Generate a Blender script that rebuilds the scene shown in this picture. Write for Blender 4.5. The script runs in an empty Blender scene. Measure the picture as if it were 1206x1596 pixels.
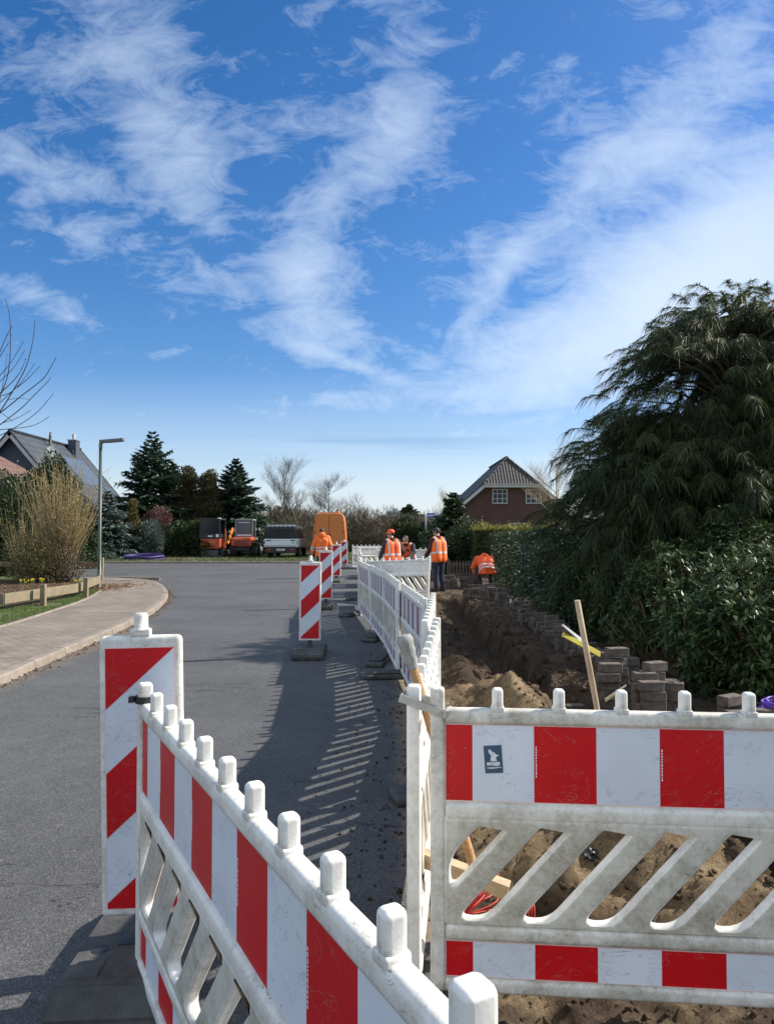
import bpy, bmesh, math, random
import numpy as np
from mathutils import Vector, Matrix, noise
from mathutils.geometry import tessellate_polygon
random.seed(7); RNG = np.random.default_rng(7)
S = bpy.context.scene
C = S.collection
R = math.radians

# ------------------------------------------------------------------ camera
CAM_H, FPX, PITCH = 1.6, 1161.0, math.atan(32/1161)
cd = bpy.data.cameras.new('camera'); cam = bpy.data.objects.new('camera', cd); C.objects.link(cam)
cam.location = (0, 0, CAM_H); cam.rotation_euler = (R(90)+PITCH, 0, 0)
cd.sensor_fit = 'VERTICAL'; cd.sensor_height = 24; cd.lens = 24*FPX/1596
cd.clip_start = .05; cd.clip_end = 5000
S.camera = cam
S.render.resolution_x = 773; S.render.resolution_y = 1024
S.view_settings.view_transform = 'Standard'; S.view_settings.look = 'None'
S.view_settings.exposure = 0.82; S.view_settings.gamma = 1

def at(x, y, D):
    """point of the place seen at photo pixel x, y when it stands D metres ahead"""
    dx = (x-603)/FPX; du = (798-y)/FPX
    ry = math.cos(PITCH)-du*math.sin(PITCH); rz = math.sin(PITCH)+du*math.cos(PITCH)
    t = D/ry
    return Vector((dx*t, D, CAM_H+rz*t))
def gx(x, D): return (x-603)/FPX*D
def gz(y, D): return CAM_H+(830-y)/FPX*D

# ------------------------------------------------------------------ sun + sky
SUN_EL, SUN_AZ = R(37), R(17)         # azimuth from +X towards +Y
to_sun = Vector((math.cos(SUN_EL)*math.cos(SUN_AZ), math.cos(SUN_EL)*math.sin(SUN_AZ), math.sin(SUN_EL)))
sd = bpy.data.lights.new('sun', 'SUN'); sd.energy = 4.6; sd.angle = R(.7); sd.color = (1, .94, .84)
sun = bpy.data.objects.new('sun', sd); C.objects.link(sun)
sun.rotation_euler = to_sun.to_track_quat('Z', 'Y').to_euler()

w = bpy.data.worlds.new('World'); S.world = w; w.use_nodes = True
nt = w.node_tree; N = nt.nodes; L = nt.links; N.clear()
def wn(t, **k):
    n = N.new(t)
    for a, b in k.items(): setattr(n, a, b)
    return n
def wm(op, a, b=None, c=None, clamp=False):
    n = N.new('ShaderNodeMath'); n.operation = op; n.use_clamp = clamp
    for i, v in enumerate((a, b, c)):
        if v is None: continue
        if isinstance(v, (int, float)): n.inputs[i].default_value = v
        else: L.new(v, n.inputs[i])
    return n.outputs[0]
tc = wn('ShaderNodeTexCoord')
sep = wn('ShaderNodeSeparateXYZ'); L.new(tc.outputs['Generated'], sep.inputs[0])
yy = wm('MAXIMUM', sep.outputs[1], .12)
TX = wm('DIVIDE', sep.outputs[0], yy); TY = wm('DIVIDE', sep.outputs[2], yy)
cmb = wn('ShaderNodeCombineXYZ'); L.new(TX, cmb.inputs[0]); L.new(TY, cmb.inputs[1])
def wnoise(scale, detail, rough, rot, stretch, dist, off=0):
    mp = wn('ShaderNodeMapping'); mp.inputs['Rotation'].default_value = (0, 0, R(rot)); mp.inputs['Scale'].default_value = (scale, scale*stretch, scale)
    mp.inputs['Location'].default_value = (off, off*.7, off*.3)
    L.new(cmb.outputs[0], mp.inputs[0])
    n = wn('ShaderNodeTexNoise'); n.inputs['Scale'].default_value = 1; n.inputs['Detail'].default_value = detail
    n.inputs['Roughness'].default_value = rough; n.inputs['Distortion'].default_value = dist
    L.new(mp.outputs[0], n.inputs['Vector']); return n.outputs[0]
def ell(cx, cy, rx, ry, ang, wt):
    cx, cy, rx, ry = (cx-603)/FPX, (830-cy)/FPX, rx/FPX, ry/FPX
    ca, sa = math.cos(R(ang)), math.sin(R(ang))
    dx = wm('SUBTRACT', TX, cx); dy = wm('SUBTRACT', TY, cy)
    u = wm('ADD', wm('MULTIPLY', dx, ca/rx), wm('MULTIPLY', dy, sa/rx))
    v = wm('ADD', wm('MULTIPLY', dx, -sa/ry), wm('MULTIPLY', dy, ca/ry))
    d = wm('ADD', wm('MULTIPLY', u, u), wm('MULTIPLY', v, v))
    return wm('MULTIPLY', wm('EXPONENT', wm('MULTIPLY', d, -1.0)), wt)
ELL = [(215,90,200,95,-55,.80),(275,255,110,60,-55,.62),(45,250,120,50,-18,.62),(120,350,90,42,-32,.55),(330,350,90,30,-35,.35),
       (40,455,110,24,-14,.75),(130,500,60,14,-15,.5),(70,80,70,40,-30,.3),(30,370,60,20,-20,.3),
       (630,90,150,75,-86,.62),(585,225,130,80,55,.55),(500,330,150,60,45,.55),(480,430,95,48,-72,.85),(545,566,90,13,-18,.8),(470,520,60,30,-70,.35),
       (1090,110,230,75,45,.82),(945,265,130,60,40,.55),(1060,225,120,50,30,.6),
       (1190,350,260,105,33,2.3),(980,500,230,75,28,.95),(1130,450,260,90,20,1.3),(800,395,48,24,55,.75),(748,470,52,24,50,.8),(800,590,300,60,12,.45),
       (720,90,50,16,30,.3),(810,75,30,16,20,.6),(890,82,25,12,20,.4),(330,555,60,10,5,.25),(330,425,60,14,-30,.4),(560,622,480,22,2,.42),(560,520,60,30,-40,.3)]
mask = None
for e in ELL:
    g = ell(*e); mask = g if mask is None else wm('ADD', mask, g)
n1 = wnoise(4.6, 10, .63, -42, 2.2, .6)
n2 = wnoise(12, 9, .69, 35, 1.8, .8, 3)
nb = wnoise(2.6, 5, .55, 20, 1.2, .3, 9)
nz = wm('ADD', wm('ADD', wm('MULTIPLY', n1, 1.25), wm('MULTIPLY', n2, 1.15)), wm('MULTIPLY', nb, .4))
dens = wm('ADD', wm('MULTIPLY', mask, .70), wm('MULTIPLY', wm('SUBTRACT', nz, 1.4), 1.35))
dens = wm('SUBTRACT', dens, .12)
dens = wm('SUBTRACT', 1, wm('EXPONENT', wm('MULTIPLY', wm('MAXIMUM', dens, 0), -1.15)))
# pale veil near the horizon
hz = wm('SUBTRACT', 1, wm('DIVIDE', TY, .22), clamp=True)
hz = wm('MULTIPLY', wm('POWER', hz, 1.1), .62)
n3 = wnoise(3.0, 6, .6, 3, 14, .2, 5)
hz = wm('MULTIPLY', hz, wm('ADD', .72, wm('MULTIPLY', n3, .62)), clamp=True)
dens = wm('MAXIMUM', dens, hz)
dens = wm('MULTIPLY', dens, wm('SUBTRACT', .97, wm('MULTIPLY', TY, .42)))
# unseen broken cloud added overhead and behind the viewer to brighten the shade
nbk = wn('ShaderNodeTexNoise'); nbk.inputs['Scale'].default_value = 3; nbk.inputs['Detail'].default_value = 6; L.new(tc.outputs['Generated'], nbk.inputs['Vector'])
bk = wm('MULTIPLY', wm('SUBTRACT', .55, sep.outputs[1]), 2.4, clamp=True)
bk = wm('MULTIPLY', bk, wm('ADD', .3, wm('MULTIPLY', nbk.outputs[0], .9)), clamp=True)
dens = wm('MAXIMUM', dens, bk)
sky = wn('ShaderNodeTexSky'); sky.sky_type = 'NISHITA'; sky.sun_disc = False
sky.sun_elevation = SUN_EL; sky.sun_rotation = R(90)-SUN_AZ; sky.air_density = 1.0; sky.dust_density = .6; sky.ozone_density = 3
hs = wn('ShaderNodeHueSaturation'); hs.inputs['Saturation'].default_value = 1.33; hs.inputs['Value'].default_value = 1.25
L.new(sky.outputs[0], hs.inputs['Color'])
tint = wn('ShaderNodeMix', data_type='RGBA', blend_type='MULTIPLY'); tint.inputs[0].default_value = 1; L.new(hs.outputs[0], tint.inputs[6]); tint.inputs[7].default_value = (.90, .84, .92, 1)
mx = wn('ShaderNodeMix', data_type='RGBA'); L.new(dens, mx.inputs[0]); L.new(tint.outputs[2], mx.inputs[6])
# grey flat streaks low over the horizon
n4 = wnoise(2.2, 6, .6, 4, 20, .15, 2)
st = wm('MULTIPLY', ell(600, 690, 330, 26, 3, 1.0), wm('MULTIPLY', wm('SUBTRACT', n4, .43, clamp=True), 5, clamp=True), clamp=True)
ccol = wn('ShaderNodeMix', data_type='RGBA'); L.new(st, ccol.inputs[0])
ccol.inputs[6].default_value = (6.5, 7.5, 8.7, 1); ccol.inputs[7].default_value = (3.3, 4.1, 5.6, 1)
L.new(ccol.outputs[2], mx.inputs[7])
bg = wn('ShaderNodeBackground'); bg.inputs[1].default_value = .075
L.new(mx.outputs[2], bg.inputs[0])
wo = wn('ShaderNodeOutputWorld'); L.new(bg.outputs[0], wo.inputs[0])
w.cycles.sampling_method = 'MANUAL'; w.cycles.sample_map_resolution = 512

# ------------------------------------------------------------------ materials
def mat_base(name):
    m = bpy.data.materials.new(name); m.use_nodes = True
    t = m.node_tree; b = t.nodes['Principled BSDF']
    return m, t, b
class G:
    """tiny node-graph helper"""
    def __init__(s, t, coord='Object'):
        s.t = t; s.tc = t.nodes.new('ShaderNodeTexCoord'); s.co = s.tc.outputs[coord]
        s.geo = None
    def n(s, ty, **k):
        n = s.t.nodes.new(ty)
        for a, b in k.items(): setattr(n, a, b)
        return n
    def l(s, a, b): s.t.links.new(a, b)
    def world(s):
        if not s.geo: s.geo = s.n('ShaderNodeNewGeometry')
        return s.geo.outputs['Position']
    def mapping(s, scale=(1,1,1), rot=(0,0,0), src=None):
        m = s.n('ShaderNodeMapping'); m.inputs['Scale'].default_value = scale; m.inputs['Rotation'].default_value = rot
        s.l(src or s.co, m.inputs[0]); return m.outputs[0]
    def noise(s, scale, detail=5, rough=.55, src=None, dist=0):
        n = s.n('ShaderNodeTexNoise'); n.inputs['Scale'].default_value = scale; n.inputs['Detail'].default_value = detail
        n.inputs['Roughness'].default_value = rough; n.inputs['Distortion'].default_value = dist
        s.l(src or s.co, n.inputs['Vector']); return n.outputs[0]
    def math(s, op, a, b=None, clamp=False):
        n = s.n('ShaderNodeMath', operation=op, use_clamp=clamp)
        for i, v in enumerate((a, b)):
            if v is None: continue
            if isinstance(v, (int, float)): n.inputs[i].default_value = v
            else: s.l(v, n.inputs[i])
        return n.outputs[0]
    def ramp(s, f, stops):
        n = s.n('ShaderNodeValToRGB'); e = n.color_ramp.elements
        while len(e) < len(stops): e.new(.5)
        for i, (p, c) in enumerate(stops):
            e[i].position = p; e[i].color = (c, c, c, 1) if isinstance(c, (int, float)) else (*c, 1)
        s.l(f, n.inputs[0]); return n.outputs[0]
    def mix(s, f, a, b, mode='MIX'):
        n = s.n('ShaderNodeMix', data_type='RGBA', blend_type=mode)
        for i, v in ((0, f), (6, a), (7, b)):
            if isinstance(v, (int, float)): n.inputs[i].default_value = v
            elif isinstance(v, tuple): n.inputs[i].default_value = (*v, 1)
            else: s.l(v, n.inputs[i])
        return n.outputs[2]
    def bump(s, h, strength, dist, b):
        n = s.n('ShaderNodeBump'); n.inputs['Strength'].default_value = strength; n.inputs['Distance'].default_value = dist
        s.l(h, n.inputs['Height']); s.l(n.outputs[0], b.inputs['Normal'])
def simple(name, col, rough=.6, var=.15, scale=8, metal=0, bump=0, spec=None):
    m, t, b = mat_base(name); g = G(t)
    n = g.noise(scale, 6, .6)
    dark = tuple(c*(1-var) for c in col); lite = tuple(min(1, c*(1+var)) for c in col)
    g.l(g.ramp(n, [(.3, dark), (.7, lite)]), b.inputs['Base Color'])
    b.inputs['Roughness'].default_value = rough; b.inputs['Metallic'].default_value = metal
    if spec is not None: b.inputs['Specular IOR Level'].default_value = spec
    if bump: g.bump(g.noise(scale*6, 4), bump, .01, b)
    return m
M = {}
# --- asphalt
def asphalt():
    m, t, b = mat_base('asphalt'); g = G(t, 'Object')
    W = g.world()
    v = g.n('ShaderNodeTexVoronoi'); v.inputs['Scale'].default_value = 170; g.l(W, v.inputs['Vector'])
    sp = g.ramp(v.outputs['Color'], [(.15, .55), (.6, 1.0), (.93, 1.6), (1, 2.6)])
    fine = g.noise(420, 3, .6, W)
    big = g.ramp(g.noise(.45, 7, .66, W), [(.3, .76), (.7, 1.24)])
    med = g.ramp(g.noise(6, 6, .65, W), [(.3, .88), (.75, 1.14)])
    c = g.mix(1, (.083, .082, .082), sp, 'MULTIPLY')
    c = g.mix(1, c, big, 'MULTIPLY'); c = g.mix(1, c, med, 'MULTIPLY')
    c = g.mix(1, c, g.ramp(fine, [(.3, .75), (.7, 1.25)]), 'MULTIPLY')
    # worn lighter wheel bands + dust
    sx = g.n('ShaderNodeSeparateXYZ'); g.l(W, sx.inputs[0])
    # cracks running across the lane
    cm = g.mapping((.12, .55, 1), (0, 0, R(4)), W)
    cr = g.noise(1.0, 7, .62, cm); crk = g.math('LESS_THAN', g.math('ABSOLUTE', g.math('SUBTRACT', cr, .5)), .0026)
    crm = g.math('GREATER_THAN', g.noise(.35, 2, .5, W), .52)
    c = g.mix(g.math('MULTIPLY', g.math('MULTIPLY', crk, crm), .75), c, (.02, .02, .02))
    # sandy dirt carried out of the dig, pattern of the dirt itself
    edge = g.n('ShaderNodeMapRange'); edge.inputs[1].default_value = -.45; edge.inputs[2].default_value = .28; g.l(sx.outputs[0], edge.inputs[0])
    dn = g.math('MULTIPLY', g.math('SUBTRACT', g.math('ADD', g.math('POWER', edge.outputs[0], 2.5), g.noise(3.5, 8, .7, W)), .86, clamp=True), 3, clamp=True)
    c = g.mix(g.math('MULTIPLY', dn, .85), c, (.24, .17, .105))
    # dust at the gutter of the left kerb
    lo = g.n('ShaderNodeMapRange'); lo.inputs[1].default_value = -3.55; lo.inputs[2].default_value = -4.3; g.l(sx.outputs[0], lo.inputs[0])
    ln = g.math('MULTIPLY', g.math('SUBTRACT', g.math('ADD', g.math('MULTIPLY', lo.outputs[0], g.math('LESS_THAN', sx.outputs[1], 13)), g.noise(2.5, 8, .7, W)), .8, clamp=True), 2, clamp=True)
    c = g.mix(g.math('MULTIPLY', ln, .6), c, (.17, .135, .095))
    # small pale smears and spots
    spt = g.math('GREATER_THAN', g.noise(5.5, 5, .72, W), .675)
    c = g.mix(g.math('MULTIPLY', spt, .35), c, (.3, .28, .25))
    g.l(c, b.inputs['Base Color']); b.inputs['Roughness'].default_value = .75
    b.inputs['Specular IOR Level'].default_value = .35
    g.bump(g.math('ADD', v.outputs['Distance'], fine), .55, .004, b)
    return m
M['asphalt'] = asphalt()
def soil(name, c1, c2, c3, sc=1.0, dark=None):
    m, t, b = mat_base(name); g = G(t); W = g.world()
    n = g.noise(2.2*sc, 9, .68, W); n2 = g.noise(38*sc, 6, .7, W)
    c = g.ramp(n, [(.32, c1), (.52, c2), (.68, c3)])
    if dark:
        at_ = g.n('ShaderNodeAttribute'); at_.attribute_name = 'sandy'; dk = g.ramp(n, [(.32, dark[0]), (.55, dark[1]), (.74, dark[2])])
        c = g.mix(g.math('MULTIPLY', g.math('SUBTRACT', g.math('ADD', at_.outputs['Fac'], n), .85), 3.5, clamp=True), dk, c)
    c = g.mix(1, c, g.ramp(n2, [(.25, .5), (.5, 1.0), (.8, 1.45)]), 'MULTIPLY')
    vr = g.n('ShaderNodeTexVoronoi'); vr.inputs['Scale'].default_value = 60*sc; g.l(W, vr.inputs['Vector'])
    c = g.mix(.35, c, g.ramp(vr.outputs['Distance'], [(.0, 1.25), (.5, .6)]), 'MULTIPLY')
    g.l(c, b.inputs['Base Color']); b.inputs['Roughness'].default_value = .95; b.inputs['Specular IOR Level'].default_value = .15
    g.bump(g.math('ADD', g.noise(22*sc, 8, .75, W), g.math('MULTIPLY', g.noise(120*sc, 5, .7, W), .5)), 1.0, .06, b)
    return m
M['sand'] = soil('sand', (.1, .066, .042), (.31, .225, .135), (.52, .39, .235), dark=((.065, .046, .034), (.125, .088, .06), (.23, .168, .11)))
M['mulch'] = soil('mulch', (.075, .045, .03), (.12, .075, .052), (.16, .1, .07), 1.4)
M['earth'] = soil('earth', (.1, .07, .046), (.16, .112, .072), (.26, .19, .12))
def turf(name, c1, c2, c3):
    m, t, b = mat_base(name); g = G(t); W = g.world()
    c = g.ramp(g.noise(.6, 8, .65, W), [(.35, c1), (.5, c2), (.66, c3)])
    c = g.mix(1, c, g.ramp(g.noise(25, 6, .7, W), [(.3, .55), (.7, 1.4)]), 'MULTIPLY')
    g.l(c, b.inputs['Base Color']); b.inputs['Roughness'].default_value = .9
    g.bump(g.noise(30, 6, .7, W), .8, .05, b); return m
M['turf'] = turf('turf', (.075, .07, .03), (.075, .1, .03), (.11, .13, .045))
M['ground'] = turf('ground', (.09, .085, .05), (.1, .1, .05), (.12, .13, .06))
def paving():
    m, t, b = mat_base('paving'); g = G(t); W = g.world()
    br = g.n('ShaderNodeTexBrick'); g.l(g.mapping((1, 1, 1), (0, 0, R(5)), W), br.inputs['Vector'])
    br.inputs['Scale'].default_value = 1; br.inputs['Brick Width'].default_value = .2; br.inputs['Row Height'].default_value = .1
    br.inputs['Mortar Size'].default_value = .007; br.inputs['Mortar Smooth'].default_value = .3; br.inputs['Bias'].default_value = 0
    br.inputs['Color1'].default_value = (.225, .185, .145, 1); br.inputs['Color2'].default_value = (.165, .137, .11, 1); br.inputs['Mortar'].default_value = (.06, .052, .036, 1)
    c = g.mix(1, br.outputs[0], g.ramp(g.noise(1.2, 8, .65, W), [(.3, .75), (.7, 1.2)]), 'MULTIPLY')
    c = g.mix(1, c, g.ramp(g.noise(60, 5, .7, W), [(.3, .8), (.7, 1.2)]), 'MULTIPLY')
    g.l(c, b.inputs['Base Color']); b.inputs['Roughness'].default_value = .85
    g.bump(g.math('SUBTRACT', 1, br.outputs['Fac']), .5, .006, b); return m
M['paving'] = paving()
M['kerb'] = simple('kerb_stone', (.215, .178, .145), .85, .25, 5, bump=.5)
M['concrete'] = simple('concrete_paver', (.125, .1, .083), .95, .5, 14, bump=1.0)
def plastic(name, col, grime=.6, rough=.38, gcol=(.2, .165, .11)):
    m, t, b = mat_base(name); g = G(t)
    n = g.noise(2.6, 10, .78); n2 = g.noise(19, 10, .8); n3 = g.noise(140, 3, .6)
    ob = g.n('ShaderNodeObjectInfo')
    d = g.math('MULTIPLY', g.math('SUBTRACT', g.math('ADD', g.math('MULTIPLY', n, .75), g.math('MULTIPLY', n2, .45)), .535, clamp=True), 5*grime, clamp=True)
    # streaks of dirt
    st = g.noise(1, 6, .7, g.mapping((45, 45, 7)))
    d2 = g.math('MULTIPLY', g.math('SUBTRACT', st, .55, clamp=True), 3.5*grime, clamp=True)
    d = g.math('MAXIMUM', d, d2)
    d = g.math('MULTIPLY', d, .8)
    c = g.mix(d, col, gcol)
    sc = g.noise(1, 8, .6, g.mapping((9, 9, 14), (.3, .5, 0)), 1.5)
    ln = g.math('MULTIPLY', g.math('LESS_THAN', g.math('ABSOLUTE', g.math('SUBTRACT', sc, .5)), .0035), g.math('GREATER_THAN', n, .5))
    c = g.mix(g.math('MULTIPLY', ln, .7), c, (.08, .07, .06))
    g.l(c, b.inputs['Base Color'])
    g.l(g.math('ADD', rough, g.math('MULTIPLY', d, .35)), b.inputs['Roughness'])
    g.bump(g.math('ADD', n3, n2), .12, .004, b)
    b.inputs['Subsurface Weight'].default_value = .0
    return m
M['white'] = plastic('white_plastic', (.76, .745, .70), .7)
M['white_scuffed'] = plastic('scuffed_white_plastic', (.70, .68, .62), 1.1, gcol=(.26, .235, .175))
M['white_dirty'] = plastic('grimy_white_plastic', (.60, .58, .51), 1.15, gcol=(.24, .215, .15))
def sheet(name, col, scol):
    m, t, b = mat_base(name); g = G(t)
    n = g.noise(2.5, 6, .6)
    c = g.mix(1, col, g.ramp(n, [(.3, .88), (.7, 1.08)]), 'MULTIPLY')
    k = g.noise(1, 7, .62, g.mapping((5, 5, 9), (.2, .4, .1)), 2.2)
    ln = g.math('MULTIPLY', g.math('LESS_THAN', g.math('ABSOLUTE', g.math('SUBTRACT', k, .5)), .0032), g.math('GREATER_THAN', g.noise(6, 3), .49))
    sp = g.math('GREATER_THAN', g.noise(34, 3, .6), .735)
    c = g.mix(g.math('MULTIPLY', g.math('MAXIMUM', ln, sp), .75), c, scol)
    g.l(c, b.inputs['Base Color']); b.inputs['Roughness'].default_value = .45; b.inputs['Specular IOR Level'].default_value = .35
    return m
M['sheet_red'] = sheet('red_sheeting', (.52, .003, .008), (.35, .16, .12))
M['sheet_grazing'] = sheet('grazing_view_red_sheeting', (.32, .17, .18), (.3, .25, .24))  # grazing-angle paleness of the red sheeting put into its colour
M['sheet_white'] = sheet('white_sheeting', (.62, .66, .73), (.12, .12, .13))
M['rubber'] = simple('recycled_rubber', (.062, .06, .058), .8, .45, 7, bump=.6)
M['black'] = simple('black_plastic', (.02, .02, .022), .45, .3, 6)
M['tyre'] = simple('tyre_rubber', (.018, .018, .018), .85, .3, 9)
M['steel'] = simple('galvanised_steel', (.33, .33, .32), .5, .25, 14, metal=.6)
M['greensteel'] = simple('green_painted_steel', (.04, .065, .048), .45, .2, 4)
M['lampgrey'] = simple('lamp_housing', (.12, .13, .12), .5, .2, 6)
def wood(name, c1, c2, sc=1):
    m, t, b = mat_base(name); g = G(t)
    n = g.noise(1, 8, .65, g.mapping((3*sc, 60*sc, 60*sc)))
    c = g.ramp(n, [(.3, c1), (.7, c2)])
    c = g.mix(.6, c, g.ramp(g.noise(5, 8, .7), [(.3, .55), (.7, 1.3)]), 'MULTIPLY')
    g.l(c, b.inputs['Base Color']); b.inputs['Roughness'].default_value = .75
    g.bump(n, .4, .004, b); return m
M['fencewood'] = wood('weathered_fence_wood', (.13, .105, .065), (.27, .22, .14))
M['handle'] = wood('tool_handle_wood', (.25, .125, .045), (.45, .26, .11), 1)
M['handle_pale'] = wood('pale_handle_wood', (.33, .24, .15), (.5, .38, .25), 1)
M['lath'] = wood('new_lath_wood', (.34, .25, .15), (.48, .37, .24), 1)
M['mortar'] = simple('dried_mortar', (.26, .26, .25), .9, .35, 20, bump=.8)
M['bark'] = simple('bark', (.1, .08, .06), .95, .35, 12, bump=.8)
M['twig'] = simple('twig', (.05, .042, .035), .9, .3, 9)
M['twig_pale'] = simple('pale_twig', (.3, .225, .125), .85, .35, 3)
def leafmat(name, c1, c2, c3, rough=.55, transl=.22, nscale=.9, spec=.4):
    m, t, b = mat_base(name); g = G(t)
    ge = g.n('ShaderNodeNewGeometry')
    n = g.noise(nscale, 5, .6, ge.outputs['Position'])
    f = g.math('ADD', g.math('MULTIPLY', ge.outputs['Random Per Island'], .55), g.math('MULTIPLY', n, .5))
    c = g.ramp(f, [(.25, c1), (.52, c2), (.82, c3)])
    g.l(c, b.inputs['Base Color']); b.inputs['Roughness'].default_value = rough; b.inputs['Specular IOR Level'].default_value = spec
    tr = g.n('ShaderNodeBsdfTranslucent'); g.l(c, tr.inputs[0])
    ms = g.n('ShaderNodeMixShader'); ms.inputs[0].default_value = transl
    g.l(b.outputs[0], ms.inputs[1]); g.l(tr.outputs[0], ms.inputs[2])
    g.l(ms.outputs[0], t.nodes['Material Output'].inputs[0]); return m
M['lf_cypress'] = leafmat('cypress_foliage', (.014, .028, .012), (.036, .06, .02), (.15, .15, .05), transl=.4, nscale=1.1)
M['lf_fir'] = leafmat('fir_foliage', (.012, .028, .016), (.022, .045, .024), (.04, .07, .035))
M['lf_blue'] = leafmat('blue_spruce_foliage', (.04, .065, .055), (.07, .1, .085), (.13, .16, .14))
M['lf_dark'] = leafmat('dark_evergreen_foliage', (.014, .03, .012), (.028, .05, .018), (.06, .08, .028))
M['lf_thuja'] = leafmat('thuja_foliage', (.04, .04, .016), (.065, .06, .024), (.09, .085, .03))
M['lf_olive'] = leafmat('olive_foliage', (.06, .055, .02), (.1, .09, .03), (.15, .13, .04))
M['lf_rhodo'] = leafmat('rhododendron_leaf', (.022, .045, .016), (.045, .08, .026), (.13, .16, .05), rough=.5, transl=.16, spec=.35)
M['lf_laurel'] = leafmat('ivy_leaf', (.016, .036, .02), (.03, .055, .03), (.055, .085, .05), rough=.5, transl=.1)
M['lf_hedge'] = leafmat('hedge_leaf', (.03, .05, .014), (.06, .08, .022), (.11, .12, .03))
M['lf_yellow'] = leafmat('yellow_green_leaf', (.12, .12, .025), (.2, .19, .04), (.3, .27, .06))
M['lf_buds'] = leafmat('spring_buds', (.26, .22, .05), (.34, .3, .08), (.42, .36, .1))
M['lf_red'] = leafmat('reddish_foliage', (.075, .035, .03), (.11, .05, .045), (.14, .075, .06))
M['lf_brush'] = leafmat('dry_brush', (.055, .045, .03), (.09, .072, .045), (.12, .1, .055), transl=.15, nscale=.15)
M['grass'] = leafmat('grass_blades', (.06, .09, .02), (.09, .14, .03), (.16, .19, .05), nscale=1.5)
M['grass_far'] = leafmat('verge_grass_blades', (.075, .07, .03), (.085, .1, .035), (.12, .14, .05), nscale=.8)
M['petal'] = simple('daffodil_petal', (.75, .6, .05), .6)
M['dryleaf'] = simple('dry_leaves', (.16, .085, .04), .8, .4, 30)
M['skin'] = simple('skin', (.45, .26, .17), .55, .08, 20)
M['hair'] = simple('hair', (.025, .018, .014), .6, .3, 60)
M['hivis'] = simple('hi_vis_orange', (.95, .16, .02), .65, .12, 7)
M['hivis2'] = simple('hi_vis_orange_red', (.9, .11, .02), .65, .15, 9)
M['silver'] = simple('reflective_tape', (.55, .55, .52), .35, .1, 9)
M['navy'] = simple('navy_cloth', (.018, .025, .055), .85, .3, 8)
M['maroon'] = simple('dark_maroon_cloth', (.05, .014, .018), .85, .3, 8)
M['charcoal'] = simple('charcoal_cloth', (.025, .026, .03), .85, .3, 8)
M['boot'] = simple('boot_leather', (.02, .017, .015), .7, .3, 12)
def glass(name, col=(.02, .025, .03)):
    m, t, b = mat_base(name); b.inputs['Base Color'].default_value = (*col, 1)
    b.inputs['Roughness'].default_value = .12; b.inputs['Specular IOR Level'].default_value = .35; return m
M['glass'] = glass('dark_glass'); M['glass_grey'] = glass('grey_glass', (.09, .105, .12))
M['paint_orange'] = simple('orange_vehicle_paint', (.56, .17, .03), .35, .05, 2)
M['paint_red'] = simple('red_orange_machine_paint', (.45, .065, .02), .4, .12, 5)
M['paint_white'] = simple('white_vehicle_paint', (.62, .65, .68), .35, .05, 2)
M['tail'] = simple('tail_lamp', (.45, .02, .03), .3, .1, 9)
M['letter'] = simple('white_lettering', (.75, .75, .72), .6, .05, 5)
M['letter_or'] = simple('orange_lettering', (.9, .32, .12), .6, .05, 5)
M['blue_sign'] = simple('blue_sign_face', (.02, .075, .38), .4, .05, 5)
M['sticker_blue'] = simple('dark_blue_sticker', (.03, .075, .13), .5, .15, 30)
M['sticker_white'] = simple('worn_white_print', (.6, .64, .66), .6, .25, 60)
M['indigo'] = simple('weathered_purple_conduit', (.06, .04, .17), .5, .2, 5)
M['purple'] = simple('purple_conduit', (.13, .06, .42), .45, .15, 5)
M['redcable'] = simple('red_cable', (.5, .035, .02), .5, .15, 9)
M['pinkpipe'] = simple('dusty_red_pipe', (.3, .06, .08), .6, .3, 9)
M['yellow'] = simple('yellow_plastic', (.42, .37, .07), .5, .15, 9)
M['cabgrey'] = simple('grey_cab_frame', (.2, .22, .21), .5, .1, 6)
M['darksteel'] = simple('dark_worn_steel', (.06, .06, .065), .7, .3, 6)
M['pale'] = simple('pale_plastic', (.5, .52, .52), .5, .2, 9)
def bricks(name, c1, c2, mortar, scale=1.0, bw=.24, rh=.0833):
    m, t, b = mat_base(name); g = G(t)
    sx = g.n('ShaderNodeSeparateXYZ'); g.l(g.co, sx.inputs[0])
    cb = g.n('ShaderNodeCombineXYZ'); g.l(g.math('ADD', sx.outputs[0], sx.outputs[1]), cb.inputs[0]); g.l(sx.outputs[2], cb.inputs[1])
    br = g.n('ShaderNodeTexBrick'); g.l(cb.outputs[0], br.inputs['Vector'])
    br.inputs['Scale'].default_value = scale; br.inputs['Brick Width'].default_value = bw; br.inputs['Row Height'].default_value = rh
    br.inputs['Mortar Size'].default_value = .01
    br.inputs['Color1'].default_value = (*c1, 1); br.inputs['Color2'].default_value = (*c2, 1); br.inputs['Mortar'].default_value = (*mortar, 1)
    c = g.mix(1, br.outputs[0], g.ramp(g.noise(.8, 7, .65), [(.3, .75), (.7, 1.25)]), 'MULTIPLY')
    g.l(c, b.inputs['Base Color']); b.inputs['Roughness'].default_value = .88; return m
M['brick'] = bricks('dark_red_brick', (.085, .03, .026), (.06, .022, .02), (.08, .06, .05))
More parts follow.
